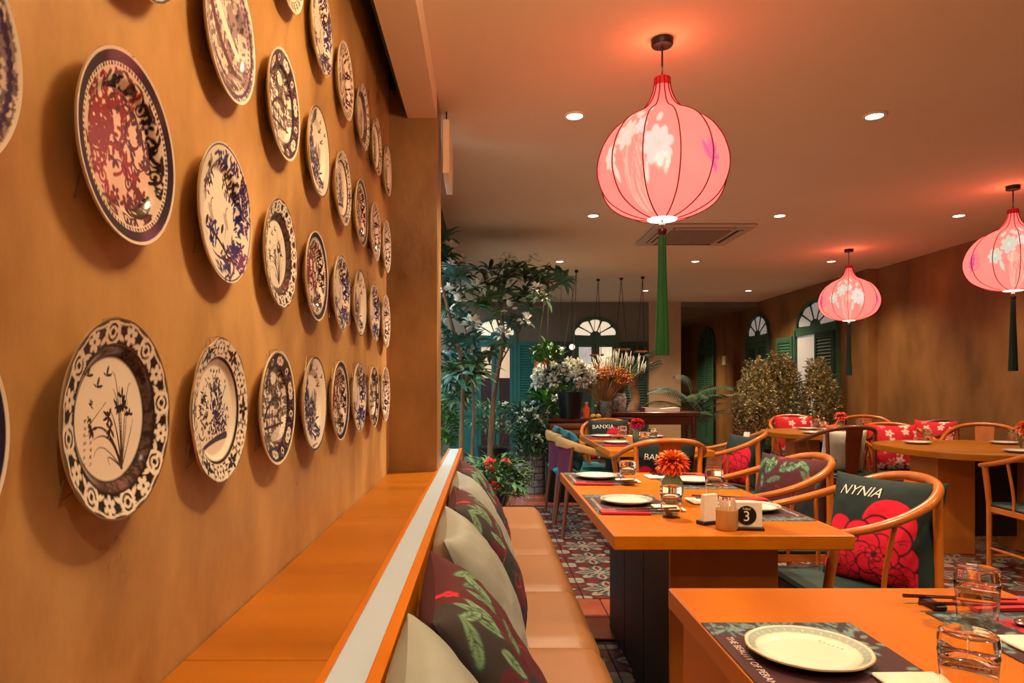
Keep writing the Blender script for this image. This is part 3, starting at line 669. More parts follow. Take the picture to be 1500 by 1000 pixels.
def paint_purple():
    c = base(lin((226, 208, 196))); r = random.Random(19); u, v = c.U, c.V; d = np.hypot(u, v); pp = lin((110, 84, 96)); n = fbm(u, v, 5, 5, 41)
    c.blend(np.where(n > .5, .75, 0), pp); c.blend(np.where((fbm(u, v, 13, 3, 47) > .58), .8, 0), lin((74, 56, 76)))
    c.curve((-.35, .45), (0, .1), (.55, -.12), .2, .12, WHT); c.curve((-.45, .2), (-.1, -.35), (.5, -.45), .14, .1, lin((84, 62, 78))); c.curve((-.6, -.2), (-.2, -.6), (.3, -.7), .06, .05, lin((84, 62, 78)))
    for k in range(60):
        a = k * 2 * PI / 60; c.ell(math.cos(a) * .88, math.sin(a) * .88, .035, .05, a, lin((70, 56, 96)))
        c.ell(math.cos(a + .05) * .79, math.sin(a + .05) * .79, .025, .03, a, pp)
    c.blend(np.where(d > .955, 1, 0), WHT); return c
def paint_floral():
    c = base(lin((234, 216, 200))); r = random.Random(23); d = np.hypot(c.U, c.V); dk = lin((58, 36, 44))
    for k in range(90):
        q = r.random() ** .5 * .8; a = r.uniform(0, 6.28); c.leaf(q * math.cos(a), q * math.sin(a), r.uniform(.12, .22), .06, r.uniform(0, 6.28), dk if k % 3 else lin((70, 50, 100)))
    for k in range(14):
        q = r.random() ** .5 * .7; a = r.uniform(0, 6.28); c.flower(q * math.cos(a), q * math.sin(a), .13, 6, dk, WHT, a)
    for k in range(28):
        a = k * 2 * PI / 28; c.flower(math.cos(a) * .88, math.sin(a) * .88, .075, 5, dk, WHT, a)
    c.blend((.012 - abs(d - .80)) / .006, dk); c.blend(np.where(d > .96, 1, 0), WHT); return c
def wall_plate_mesh(name, paint, oct_=0):
    NR, NA = 76, 300; rr = np.linspace(.004, 1, NR); Rm = .119
    def h(r):
        r = np.asarray(r); s = np.clip((r - .60) / .16, 0, 1); s = s * s * (3 - 2 * s); return .008 + .009 * s + .006 * np.clip((r - .76) / .24, 0, 1)
    a = np.arange(NA) * 2 * PI / NA; RRm, A = np.meshgrid(rr, a, indexing='ij')
    mod = 1 - oct_ * (1 - np.cos(A * 8)) / 2 * np.clip((RRm - .75) / .25, 0, 1)
    u = (RRm * mod * np.cos(A)).ravel(); v = (RRm * mod * np.sin(A)).ravel()
    cols = paint().sample(u * .995, v * .995)
    vs = np.stack([h(RRm).ravel(), u * Rm, v * Rm], 1).tolist()
    fs = [(i * NA + k, i * NA + (k + 1) % NA, (i + 1) * NA + (k + 1) % NA, (i + 1) * NA + k) for i in range(NR - 1) for k in range(NA)]
    bk = [(1.0, .0205), (.97, .017), (.78, .010), (.60, .001), (.57, -.003), (.52, -.003), (.50, .001), (.02, .002)]; last = (NR - 1) * NA
    for r_, x in bk:
        o = len(vs)
        for k in range(NA):
            m_ = 1 - oct_ * (1 - math.cos(a[k] * 8)) / 2 * min(1, max(0, (r_ - .75) / .25)); vs.append((x, r_ * m_ * math.cos(a[k]) * Rm, r_ * m_ * math.sin(a[k]) * Rm))
        fs += [(last + k, last + (k + 1) % NA, o + (k + 1) % NA, o + k) for k in range(NA)]; last = o
    cols = np.vstack([cols, np.zeros((len(bk) * NA, 3)) + lin((214, 200, 170))])
    return MB().add(vs, fs).mesh(name, mat_col('glazed_print', .16, coat=.3), 60, cols, recalc=False)
PK = {'orchid': (paint_orchid, 'plate with orchid spray and ornate brown border', 0), 'vine': (paint_vine, 'plate with scrolling vines and dark dotted rim', 0),
      'crane': (paint_crane, 'plate with cranes among blue pines', 0), 'bamboo': (paint_bamboo, 'plate with dark blue bamboo and small birds', 0),
      'willow': (paint_willow, 'plate with brown landscape and cartouche border', 0), 'scene': (paint_scene, 'plate with garden scene in a panelled scalloped border', .035),
      'purple': (paint_purple, 'plate with pale purple river landscape', 0), 'floral': (paint_floral, 'plate with dense dark flower print', 0)}
PM = {k: wall_plate_mesh('wall_plate', v[0], v[2]) for k, v in PK.items()}
hook_me = MB().tube([(.024, 0, .1175), (.016, 0, .121), (-.001, 0, .118), (-.001, -.03, .05), (-.001, -.085, -.085), (-.001, 0, -.06), (-.001, .085, -.085), (-.001, .03, .05), (-.001, .004, .117)], .0010, 5).mesh('wire_hanger', M_steel)
rows = [('bottom row', 1.168, .803, 'orchid scene willow bamboo vine crane willow floral'.split(), -1), ('second row', 1.4885, .826, 'vine crane orchid vine crane bamboo crane floral'.split(), -1),
        ('third row', 1.807, 1.154, 'purple willow bamboo scene vine floral floral'.split(), 1), ('top row', 2.150, 1.495, 'floral crane floral orchid scene bamboo'.split(), 1)]
ORD = ['nearest', 'second', 'third', 'fourth', 'fifth', 'sixth', 'seventh', 'eighth', 'ninth']
for rn, z, y0, seq, pre in rows:
    lst = [(y0 + .3058 * k, s) for k, s in enumerate(seq)]
    if rn == 'bottom row': lst = [(y0 - .31, 'vine')] + lst
    if rn == 'second row': lst = [(y0 - .31, 'purple')] + lst
    if rn == 'third row': lst = [(y0 - .31, 'bamboo')] + lst
    for k, (y, s) in enumerate(lst):
        jy = random.uniform(-.006, .006)
        t = thing('wall_plate', f'{PK[s][1]}, {ORD[k]} plate in the {rn}', 'plate', (WX + .0045, y, z + jy), 0, 'porcelain plates hung on the plaster wall')
        ps = .99 if rn == 'bottom row' else .952; inst('dish', PM[s], t, rot=(random.uniform(-.05, .05), 0, 0), sc=ps); inst('wire_hanger', hook_me, t, (0, 0, 0), sc=ps)
# ------------------------------------------------------------------ tables
TH = .75
def slab_table(name, label, x0, x1, y0, y1, bx0, bx1, by0, by1, npan, side=M_darkpanel):
    t = thing(name, label, 'table', ((x0 + x1) / 2, (y0 + y1) / 2, 0)); cx, cy = (x0 + x1) / 2, (y0 + y1) / 2
    MB().rbox(x0 - cx, x1 - cx, y0 - cy, y1 - cy, TH - .045, TH, .003).obj('table_top', M_wood, t, 0)
    b = MB().box(bx0 - cx + .02, bx1 - cx - .002, by0 - cy + .02, by1 - cy, 0, TH - .045); b.obj('pedestal', M_darkpanel, t, 0)
    MB().rbox(bx0 - cx, bx1 - cx, by0 - cy, by0 - cy + .02, 0, TH - .0455, .002).obj('end_panel', M_panel, t, 0)
    L = (by1 - by0 - .02) / npan
    for k in range(npan):
        ya = by0 + .02 + L * k; MB().rbox(bx0 - cx, bx0 - cx + .02, ya - cy + .003, ya + L - cy - .003, 0, TH - .0455, .003).obj('side_panel', side, t, 0)
    return t
slab_table('dining_table', 'foreground honey wood dining table cut by the picture edge', .415, 1.16, .05, 1.545, .435, 1.10, .25, 1.50, 2, M_panel)
slab_table('dining_table', 'honey wood dining table carrying the number card', .394, 1.13, 2.08, 3.57, .622, .985, 2.29, 3.40, 3)
slab_table('dining_table', 'honey wood dining table by the flower counter behind the number card', .868, 1.60, 4.74, 6.26, 1.06, 1.42, 4.98, 6.0, 2)
def round_table(label, x, y, r, ry, legs):
    t = thing('dining_table', label, 'table', (x, y, 0)); pts = []
    for k in range(64):
        a = 2 * PI * k / 64; ca, sa = math.cos(a), math.sin(a); q = (abs(ca) ** 2.6 + abs(sa) ** 2.6) ** (-1 / 2.6); pts.append((r * q * ca, ry * q * sa))
    b = MB(); b.plate([(px * .985, py * .985) for px, py in pts], TH - .045, TH - .04); b.plate(pts, TH - .04, TH - .004); b.plate([(px * .992, py * .992) for px, py in pts], TH - .004, TH)
    b.obj('table_top', M_woodx, t, 30)
    for (xa, xb, ya, yb) in legs: MB().rbox(xa, xb, ya, yb, 0, TH - .046, .003).obj('leg_panel', M_panel, t, 0)
    MB().rbox(legs[0][1], legs[1][0], -.03, .03, .1, TH - .10, .003).obj('stretcher', M_darkpanel, t, 0)
    return t
round_table('rounded honey wood table at the right edge beneath the right lantern', 3.70, 5.03, .70, .66, [(-.47, -.20, -.16, .16), (.20, .47, -.16, .16)])
round_table('rounded honey wood table farthest right in front of the shrubs', 3.32, 6.66, .56, .54, [(-.33, -.12, -.14, .14), (.12, .33, -.14, .14)])

# ------------------------------------------------------------------ horseshoe armchairs
def make_chair(wood=M_chair):
    t = thing('horseshoe_chair', 'x', 'chair', group='horseshoe back wooden armchairs')
    half = [(.268, .235, .692), (.282, .16, .705), (.286, .06, .725), (.276, -.05, .757), (.245, -.15, .797), (.18, -.225, .833), (.095, -.262, .851), (0, -.272, .857)]
    P = catmull(half + [(-x, y, z) for x, y, z in half[-2::-1]], 4)
    n = len(P); rr = [.0135 + .005 * math.sin(PI * i / (n - 1)) for i in range(n)]
    MB().tube(P, rr, 10).obj('top_rail', wood, t, 60)
    for s in (-1, 1):
        MB().tube(catmull([(s * .235, .20, 0), (s * .235, .20, .40), (s * .24, .20, .5), (s * .275, .185, .70)], 4), [.015, .018], 8).obj('leg', wood, t, 60)
        MB().tube(catmull([(s * .205, -.20, 0), (s * .205, -.205, .42), (s * .20, -.21, .6), (s * .205, -.205, .818)], 4), [.017, .016], 8).obj('leg', wood, t, 60)
        MB().tube(catmull([(s * .232, .0, .43), (s * .238, .0, .55), (s * .281, -.01, .742)], 4), .009, 8).obj('spindle', wood, t, 60)
        MB().rbox(s * .226 - .012, s * .226 + .012, -.195, .19, .40, .435, .003).obj('seat_rail', wood, t, 0)
        MB().tube([(s * .226, -.2, .17), (s * .233, .2, .17)], .010, 6).obj('stretcher', wood, t, 60)
    for y in (-.20, .195): MB().rbox(-.212, .212, y - .012, y + .012, .385, .435, .003).obj('seat_rail', wood, t, 0)
    MB().tube([(-.23, .2, .12), (.23, .2, .12)], .010, 6).obj('stretcher', wood, t, 60)
    b = MB(); pts = [(-.05, .44), (-.056, .60), (-.066, .72), (-.070, .84), (.070, .84), (.066, .72), (.056, .60), (.05, .44)]
    n = len(pts); vs = []
    for dy in (0, .010):
        for x, z in pts: vs.append((x, -.215 - .03 * math.sin((z - .44) / .4 * PI * .5) - (.02 if z > .8 else 0) + dy, z))
    b.add(vs, [(0, 1, 6, 7), (1, 2, 5, 6), (2, 3, 4, 5), (15, 14, 9, 8), (14, 13, 10, 9), (13, 12, 11, 10)] + [(k, (k + 1) % 8, 8 + (k + 1) % 8, 8 + k) for k in range(8)])
    b.obj('back_splat', wood, t, 0)
    MB().rbox(-.235, .235, -.20, .215, .432, .462, .012).obj('seat_pad', M_seatpad, t, 0)
    return t
chair0 = make_chair(); chairD = make_chair(M_chair_d); used = {0: False, 1: False}
def place_chair(x, y, rz, label, dark=0):
    src = (chair0, chairD)[dark]; c = copy_tree(src) if used[dark] else src; used[dark] = True
    c.location = (x, y, 0); c.rotation_euler = (0, 0, rz); c['label'] = label; return c
place_chair(1.385, 2.60, R(90), 'horseshoe chair nearest the camera, holding the black and red cushion')
place_chair(1.385, 3.35, R(90), 'horseshoe chair with the green leaf cushion at the number card table')
place_chair(1.17, 4.56, R(0), 'horseshoe chair with its back to the camera behind the orange dahlia')
place_chair(1.78, 5.04, R(72), 'horseshoe chair with magenta flower cushion right of the middle table', 0)
place_chair(1.22, 6.60, R(180), 'horseshoe chair facing the camera in front of the flower counter')
place_chair(3.57, 5.9, R(168), 'horseshoe chair with red blossom cushion behind the right table')
place_chair(4.27, 5.86, R(140), 'horseshoe chair at the right wall side of the right table')
place_chair(3.45, 4.15, R(0), 'horseshoe chair with grey cushion at the right picture edge')
place_chair(3.44, 7.5, R(172), 'horseshoe chair with red cushion backed against the shrubs', 0)
place_chair(4.10, 7.38, R(150), 'horseshoe chair behind the coral gerbera')
place_chair(3.06, 5.92, R(2), 'dark horseshoe chair with white cushion and back to the camera', 1)
place_chair(4.26, 6.66, R(95), 'dark horseshoe chair right of the farthest table', 1)

# carved low-back armchairs with teal seats
def make_armchair():
    t = thing('carved_armchair', 'x', 'chair', group='teal seated carved armchairs')
    half = [(.27, .27, .50), (.275, .235, .565), (.27, .15, .635), (.262, .02, .675), (.25, -.10, .705), (.21, -.20, .735), (.12, -.255, .748), (0, -.265, .742)]
    P = catmull(half + [(-x, y, z) for x, y, z in half[-2::-1]], 4); n = len(P)
    vs = []; fs = []; seg = 8
    for i, p in enumerate(P):
        q = abs(i / (n - 1) * 2 - 1); hh = .012 + .034 * max(0, 1 - q * 1.35) ** .6 if q < .74 else .012; tt = .012
        tng = (P[min(n - 1, i + 1)] - P[max(0, i - 1)]).normalized(); sd = tng.cross(Vector((0, 0, 1))).normalized(); up = sd.cross(tng)
        for k in range(seg):
            a = 2 * PI * k / seg; vs.append(p + sd * math.cos(a) * tt + up * math.sin(a) * hh)
    fs = [(i * seg + k, i * seg + (k + 1) % seg, (i + 1) * seg + (k + 1) % seg, (i + 1) * seg + k) for i in range(n - 1) for k in range(seg)] + [tuple(range(seg))[::-1], tuple((n - 1) * seg + k for k in range(seg))]
    MB().add(vs, fs).obj('arm_rail', M_pale, t, 60)
    for s in (-1, 1):
        MB().tube([(s * .285, .24, 0), (s * .25, .22, .42)], [.013, .02], 8).obj('leg', M_legw, t, 60)
        MB().tube([(s * .285, -.25, 0), (s * .24, -.20, .43)], [.013, .02], 8).obj('leg', M_legw, t, 60)
        MB().tube([(s * .235, -.20, .42), (s * .245, -.165, .715)], [.016, .012], 8).obj('back_post', M_legw, t, 60)
    b = MB(); vs = []
    for dy in (0, .03):
        for k in range(9):
            a = (k / 8 - .5) * 2; x = .235 * a; y = -.25 + .06 * a * a + dy
            vs += [(x, y, .44), (x, y, .705)]
    fs = []
    for o_ in (0, 18): fs += [(o_ + 2 * k, o_ + 2 * k + 2, o_ + 2 * k + 3, o_ + 2 * k + 1) for k in range(8)]
    fs += [(2 * k + 1, 2 * k + 3, 18 + 2 * k + 3, 18 + 2 * k + 1) for k in range(8)] + [(2 * k, 18 + 2 * k, 18 + 2 * k + 2, 2 * k + 2) for k in range(8)] + [(0, 1, 19, 18), (16, 34, 35, 17)]
    b.add(vs, fs).obj('upholstered_back', M_purple, t, 50)
    MB().rbox(-.265, .265, -.235, .26, .415, .475, .025).obj('seat', M_teal_seat, t, 0)
    return t
a0 = make_armchair(); a0.location = (.86, 5.64, 0); a0.rotation_euler = (0, 0, R(-90)); a0['label'] = 'nearer carved armchair with teal seat left of the middle table'
a1 = copy_tree(a0); a1.location = (.84, 6.27, 0); a1.rotation_euler = (0, 0, R(-88)); a1['label'] = 'farther carved armchair with teal seat beside the black planter'

# ------------------------------------------------------------------ cushions
def cushion_depth(u, v, th):
    e = np.clip((1 - np.abs(u) ** 2.6), 0, 1) ** .55 * np.clip((1 - np.abs(v) ** 2.6), 0, 1) ** .55
    return th / 2 * e
def cushion(label, w, h, th, canvas, back, loc, rot, cat='cushion', n=56, txt=None, group=None, wr=.006, seed=1, tagm=False, fabric='printed_cotton', plain=None):
    a = np.linspace(-1, 1, n); U, V = np.meshgrid(a, a); u = U.ravel(); v = V.ravel()
    pin = 1 - .07 * (1 - np.abs(V.ravel()) ** 2) * np.abs(u) ** 4; pin2 = 1 - .07 * (1 - np.abs(u) ** 2) * np.abs(v) ** 4
    d = cushion_depth(u, v, th); wrk = (fbm(u, v, 2.2, 3, seed) - .5) * wr * 2 * (1 - np.maximum(abs(u), abs(v)) ** 6)
    X = u * pin * w / 2; Z = v * pin2 * h / 2
    F = np.stack([X, d + wrk, Z], 1); B = np.stack([X, -d + wrk * .5, Z], 1)
    vs = np.vstack([F, B]).tolist(); q = n * n; fs = []
    for j in range(n - 1):
        for i in range(n - 1):
            k = j * n + i; fs.append((k, k + n, k + n + 1, k + 1)); fs.append((q + k, q + k + 1, q + k + n + 1, q + k + n))
    if canvas is None:
        o = MB().add(vs, fs).obj('cushion', plain, None, 170, recalc=False)
    else:
        cf = canvas.sample(-u * .99, v * .99) if False else canvas.sample(u * .99, v * .99)
        o = MB().add(vs, fs).obj('cushion', mat_col(fabric, .82, bump=.15), None, 170, np.vstack([cf, np.zeros((q, 3)) + np.array(back)]), recalc=False)
    o.location = loc; o.rotation_euler = rot; tag(o, label, cat, group)
    if txt:
        s, size, tx, tz, shear = txt; me = text_mesh(s, size, mat('white_print', (226, 220, 204), .8), .0, shear)
        for p in me.vertices:
            x = tx - p.co.x; z = tz + p.co.y
            uu = np.array([x / (w / 2)]); vv = np.array([z / (h / 2)])
            p.co = (x, float(cushion_depth(uu, vv, th)[0] + (fbm(uu, vv, 2.2, 3, seed)[0] - .5) * wr * 2) + .0022, z)
        inst('lettering', me, o)
    if tagm: MB().box(-.03, .03, .006, .009, h / 2 - .03, h / 2 + .02).obj('care_tag', M_white, o, 0)
    return o
# cushion front faces +y locally; seen from the front, the printed u axis runs right-to-left, so canvases are mirrored
def mir(c): c.A = c.A[:, ::-1].copy(); return c
def paint_peony(flip=False):
    c = Canvas(256, lin((24, 40, 38))); Rd = lin((222, 14, 52)); Dk = lin((60, 6, 20)); r = random.Random(4)
    def bloom(x, y, s):
        pet = [(x + math.cos(a) * s * .72, y + math.sin(a) * s * .66, s * .42) for a in [k * .78 for k in range(8)]] + [(x + math.cos(a) * s * .36, y + math.sin(a) * s * .34, s * .30) for a in [k * 1.05 for k in range(6)]]
        for px, py, q in pet: c.ell(px, py, q * 1.14, q * 1.08, 0, Dk); c.ell(px, py, q * 1.0, q * .94, 0, Rd)
        for k in range(7):
            a = k * .9; c.ell(x + math.cos(a) * s * .16, y + math.sin(a) * s * .16, s * .12, s * .1, 0, Dk); c.ell(x + math.cos(a) * s * .16, y + math.sin(a) * s * .16, s * .09, s * .075, 0, Rd)
    c.ell(.28, .10, .46, .46, 0, Rd); c.ell(-.62, -.06, .26, .24, 0, Rd)
    bloom(.10, -.42, .62); bloom(-.55, -.75, .34); bloom(.62, -.85, .3)
    for k in range(30): x, y = r.uniform(-.5, .6), r.uniform(-.95, 0); c.curve((x, y), (x + .05, y + .06), (x + .12, y + .02), .014, .008, Dk)
    c.blend(np.where(c.U > .80, 1, 0), lin((24, 40, 38))); return mir(c)
def paint_leafplum():
    c = Canvas(256, lin((74, 16, 26))); r = random.Random(6); G = lin((116, 150, 112)); Gd = lin((30, 54, 44)); Cr = lin((176, 20, 46)); Nv = lin((26, 24, 52)); Bk = lin((30, 38, 36))
    n = fbm(c.U, c.V, 1.6, 3, 77); c.blend(np.where((n > .5) & (c.V < .1), .95, 0), Bk); c.blend(np.where(c.V < -.55 + .3 * (n - .5), .8, 0), Nv); c.blend(np.where((c.V > .35) & (c.U < -.55), .8, 0), Bk)
    for k in range(14):
        x, y = r.uniform(-.8, .8), r.uniform(-.9, .4); c.curve((x, y), (x + r.uniform(-.2, .2), y + r.uniform(-.2, .2)), (x + r.uniform(-.3, .3), y + r.uniform(-.2, .2)), .012, .008, Cr)
    for q in range(9): x, y = r.uniform(-.8, .8), r.uniform(-.9, .1); c.ring(x, y, r.uniform(.06, .15), .010, Cr)
    for k in range(15):
        x = r.uniform(-.85, .85); y = r.uniform(.40, .95); a = r.uniform(-2.8, -.4); l = r.uniform(.26, .44)
        c.leaf(x, y, l * 1.06, l * .40, a, Gd); c.leaf(x, y, l, l * .30, a, G * r.uniform(.55, 1.0)); c.leaf(x, y, l * .95, .018, a, Gd)
        for s in (-.5, .5): c.leaf(x + math.cos(a) * l * .3, y + math.sin(a) * l * .3, l * .35, .014, a + s, Gd); c.leaf(x + math.cos(a) * l * .5, y + math.sin(a) * l * .5, l * .3, .014, a + s, Gd)
    for x, y, s in ((.62, .42, .12), (.86, -.86, .15), (-.3, .95, .08)): c.flower(x, y, s, 6, lin((206, 22, 50)), lin((120, 8, 30)))
    return mir(c)
def paint_blossom():
    c = Canvas(192, lin((206, 20, 34))); r = random.Random(9)
    for k in range(26):
        x, y = r.uniform(-1, 1), r.uniform(-1, 1); c.flower(x, y, r.uniform(.14, .24), 5, lin((250, 214, 206)) if k % 3 else lin((255, 120, 120)), lin((214, 60, 60)), r.uniform(0, 6))
    return c
def paint_bluecush():
    c = Canvas(128, lin((22, 44, 46))); c.blend(np.where(c.V > .45, 1, 0), lin((18, 116, 150))); c.ell(-.3, -.3, .5, .4, 0, lin((150, 20, 50))); c.flower(.5, 0, .3, 6, lin((140, 24, 60)), lin((60, 8, 20))); return c
CP = paint_peony(); CL = paint_leafplum(); CB = paint_blossom(); CU = paint_bluecush()
GREY = mat('pale_grey_satin', (150, 154, 146), .5, var=(138, 142, 134), scale=4., bump=.12, bscale=14.)
GREY2 = mat('white_linen', (206, 200, 184), .7, var=(192, 186, 170), scale=6.)
dkb = lin((22, 36, 34)); plb = lin((66, 16, 26))
gb = 'cushions leaning along the banquette'
LEAN = R(-24)
def bench_cush(label, y, plum, yaw=0, w=.45, x=-.012, z=.665, th=.17, lean=None, seed=1):
    o = cushion(label, w, w * .98, th, CL if plum else None, plb, (x, y, z), (0, 0, 0), group=gb, seed=seed, wr=.010, plain=GREY, n=120 if plum else 60)
    # local +y faces the room (+X): turn by -90 about z, then lean back
    o.rotation_euler = (Matrix.Rotation(R(-90) + yaw, 3, 'Z') @ Matrix.Rotation(-(lean if lean is not None else LEAN), 3, 'X')).to_euler(); return o
bench_cush('pale grey satin cushion nearest the camera on the banquette', .82, 0, R(4), seed=2)
bench_cush('maroon leaf print cushion nearest the camera on the banquette', 1.25, 1, R(5), x=.012, lean=R(-30), seed=3)
bench_cush('pale grey satin cushion between two maroon leaf cushions', 1.73, 0, R(3), seed=4)
bench_cush('maroon leaf print cushion in the middle of the banquette', 2.14, 1, R(3), x=.0, lean=R(-26), seed=5)
bench_cush('pale cushion peeping out behind the middle maroon cushion', 2.52, 0, R(3), seed=6)
bench_cush('maroon leaf print cushion at the far end of the banquette', 2.92, 1, R(3), seed=7)
def chair_cush(chair, label, canvas, back, dx=0, dy=-.115, dz=.655, yaw=0, tilt=R(14), w=.42, th=.15, txt=None, tagm=False, plain=None, group='cushions on the chairs', seed=1, n=56):
    o = cushion(label, w, w, th, canvas, back, (0, 0, 0), (0, 0, 0), group=group, txt=txt, tagm=tagm, plain=plain, seed=seed, n=n)
    x, y, rz = chair
    o.location = (x + dx * math.cos(rz) - dy * math.sin(rz), y + dx * math.sin(rz) + dy * math.cos(rz), dz)
    o.rotation_euler = (Matrix.Rotation(rz + yaw, 3, 'Z') @ Matrix.Rotation(tilt, 3, 'X')).to_euler(); return o
chair_cush((1.385, 2.60, R(90)), 'black cushion with large red peony on the nearest horseshoe chair', CP, dkb, yaw=R(30), dx=-.02, txt=('NYNIA', .055, .07, .135, .4), w=.42, n=130)
chair_cush((1.385, 3.35, R(90)), 'plum cushion with green leaves on the second horseshoe chair', CL, plb, yaw=R(28), seed=8)
chair_cush((1.17, 4.56, 0), 'dark lettered cushion behind the splat of the chair facing away', CP, dkb, yaw=R(180), tilt=R(-10), dy=-.09, txt=('BANXIA', .056, .045, .10, .12), seed=9)
chair_cush((1.78, 5.04, R(72)), 'dark cushion with magenta peony right of the middle table', CP, dkb, yaw=R(38), tagm=True, w=.38, seed=10)
chair_cush((1.22, 6.60, R(180)), 'dark lettered cushion on the chair before the flower counter', CP, dkb, txt=('BANXIA', .058, .06, .115, .0), w=.40, dz=.67, seed=11)
chair_cush((3.57, 5.9, R(168)), 'red blossom cushion behind the right table', CB, lin((180, 20, 30)), seed=12)
chair_cush((3.45, 4.15, R(0)), 'grey satin cushion at the right picture edge', None, None, plain=GREY, seed=13, w=.40, tilt=R(20))
chair_cush((3.44, 7.5, R(172)), 'red blossom cushion in front of the shrubs', CB, lin((180, 20, 30)), seed=14)
chair_cush((3.06, 5.92, R(2)), 'white linen cushion behind the splat of the dark chair', None, None, plain=GREY2, w=.38, dy=-.08, dz=.64, seed=15)
chair_cush((4.26, 6.66, R(95)), 'red blossom cushion on the dark chair by the right wall', CB, lin((180, 20, 30)), yaw=R(20), seed=16)
chair_cush((.86, 5.64, R(-90)), 'teal topped dark cushion on the nearer carved armchair', CU, lin((18, 70, 84)), dy=-.14, dz=.67, w=.33, seed=17)
chair_cush((.84, 6.27, R(-88)), 'teal topped dark cushion on the farther carved armchair', CU, lin((18, 70, 84)), dy=-.14, dz=.67, w=.33, seed=18)
# ------------------------------------------------------------------ table ware
TZ = TH + .0005
def paint_dish():
    c = Canvas(192, lin((244, 232, 216))); d = np.hypot(c.U, c.V)
    c.blend(np.where((d > .80) & (d < .93), .9, 0), lin((150, 172, 164))); c.blend(np.where(d > .965, 1, 0), lin((196, 150, 96)))
    for k in range(36):
        a = k * 2 * PI / 36; c.ell(math.cos(a) * .865, math.sin(a) * .865, .03, .02, a, lin((206, 214, 204)))
    for k in range(6): c.ell(.55 + .04 * k - .1, .38 - .07 * k + .12, .035, .02, .5, lin((226, 120, 104)))
    return c
def dish_mesh():
    NR, NA = 44, 200; Rm = .100; vs = []; us = []; vv = []; fs = []
    for i in range(NR):
        r = .01 + .99 * i / (NR - 1)
        for k in range(NA):
            a = 2 * PI * k / NA; m = 1 + .007 * math.cos(a * 10) * max(0, (r - .8) / .2)
            z = .006 + .012 * max(0, min(1, (r - .66) / .3)) ** 1.3; x, y = r * m * math.cos(a), r * m * math.sin(a)
            vs.append((x * Rm, y * Rm, z)); us.append(x / 1.02); vv.append(y / 1.02)
    fs = [(i * NA + k, (i + 1) * NA + k, (i + 1) * NA + (k + 1) % NA, i * NA + (k + 1) % NA) for i in range(NR - 1) for k in range(NA)]
    fs.append(tuple(range(NA))); cols = paint_dish().sample(np.array(us), np.array(vv)); last = (NR - 1) * NA; n0 = len(vs)
    for r, z in ((1.0, .0155), (.8, .006), (.62, .0), (.57, .0), (.55, .003), (.02, .003)):
        o = len(vs)
        for k in range(NA):
            a = 2 * PI * k / NA; m = 1 + .007 * math.cos(a * 10) * max(0, (r - .8) / .2); vs.append((r * m * math.cos(a) * Rm, r * m * math.sin(a) * Rm, z))
        fs += [(last + k, o + k, o + (k + 1) % NA, last + (k + 1) % NA) for k in range(NA)]; last = o
    cols = np.vstack([cols, np.zeros((len(vs) - n0, 3)) + lin((226, 214, 198))])
    return MB().add(vs, fs).mesh('dinner_plate', mat_col('glazed_dish', .14, coat=.4), 60, cols)
DISH = dish_mesh()
def paint_mat():
    c = Canvas(192, lin((66, 34, 40))); r = random.Random(31); G = lin((112, 138, 136)); D = lin((44, 52, 52)); v = c.V
    for lo, hi in ((.72, 1.0), (-1.0, -.52)):
        c.blend(np.where((v > lo) & (v < hi), 1, 0), D)
        for k in range(110):
            x, y = r.uniform(-1, 1), r.uniform(lo + .02, hi - .02); c.leaf(x, y, r.uniform(.05, .16), .04, r.uniform(0, 6.28), G if r.random() < .7 else lin((90, 120, 140)))
    for k in range(60):
        x, y = r.uniform(.35, 1), r.uniform(-.9, .9); c.leaf(x, y, r.uniform(.08, .2), .06, r.uniform(0, 6.28), G if r.random() < .6 else D)
    c.flower(.1, -.62, .22, 7, lin((190, 40, 60)), lin((90, 10, 30))); c.flower(.75, -.3, .2, 7, lin((120, 150, 160)), D)
    return c
MATME = grid_mesh('placemat', .285, .42, .0012, 90, paint_mat(), mat_col('printed_placemat', .5))
MATTXT = text_mesh('THE BEAUTY OF PERANAKAN', .0185, mat('placemat_lettering', (214, 190, 180), .6), .0001)
def glass_mesh():
    p = [(.0355, 0), (.0385, .045), (.0405, .074), (.0415, .078), (.0405, .082), (.0412, .098), (.0395, .1065), (.034, .109), (.024, .107), (.001, .105), (.001, .083), (.020, .081), (.034, .076), (.0375, .070), (.036, .045), (.0330, .0)]
    # tumbler standing upside down: thick foot on top, faceted near the foot
    return MB().lathe([(r * .92, z) for r, z in p], 48, rfun=None).mesh('tumbler', M_glass, 35)
GLASS = glass_mesh()
NAP = MB().rbox(-.05, .05, -.06, .06, 0, .006, .002).mesh('napkin', M_napkin, 0)
STICK = MB().tube([(-.11, 0, .004), (.12, 0, .010)], [.0026, .0040], 6).mesh('chopstick', M_maroon)
SLEEVE = MB().rbox(-.115, .06, -.014, .014, .002, .010, .001).mesh('paper_sleeve', M_red, 0)
REST = MB().rbox(-.012, .012, -.03, .03, 0, .012, .003).mesh('chopstick_rest', M_black, 0)
SPOON = MB().ball((.0, 0, .008), .022, 14, 8, (1.35, .8, .32)).tube([(.026, 0, .010), (.06, 0, .014), (.12, 0, .010)], [.004, .005], 6).mesh('spoon', M_steel)
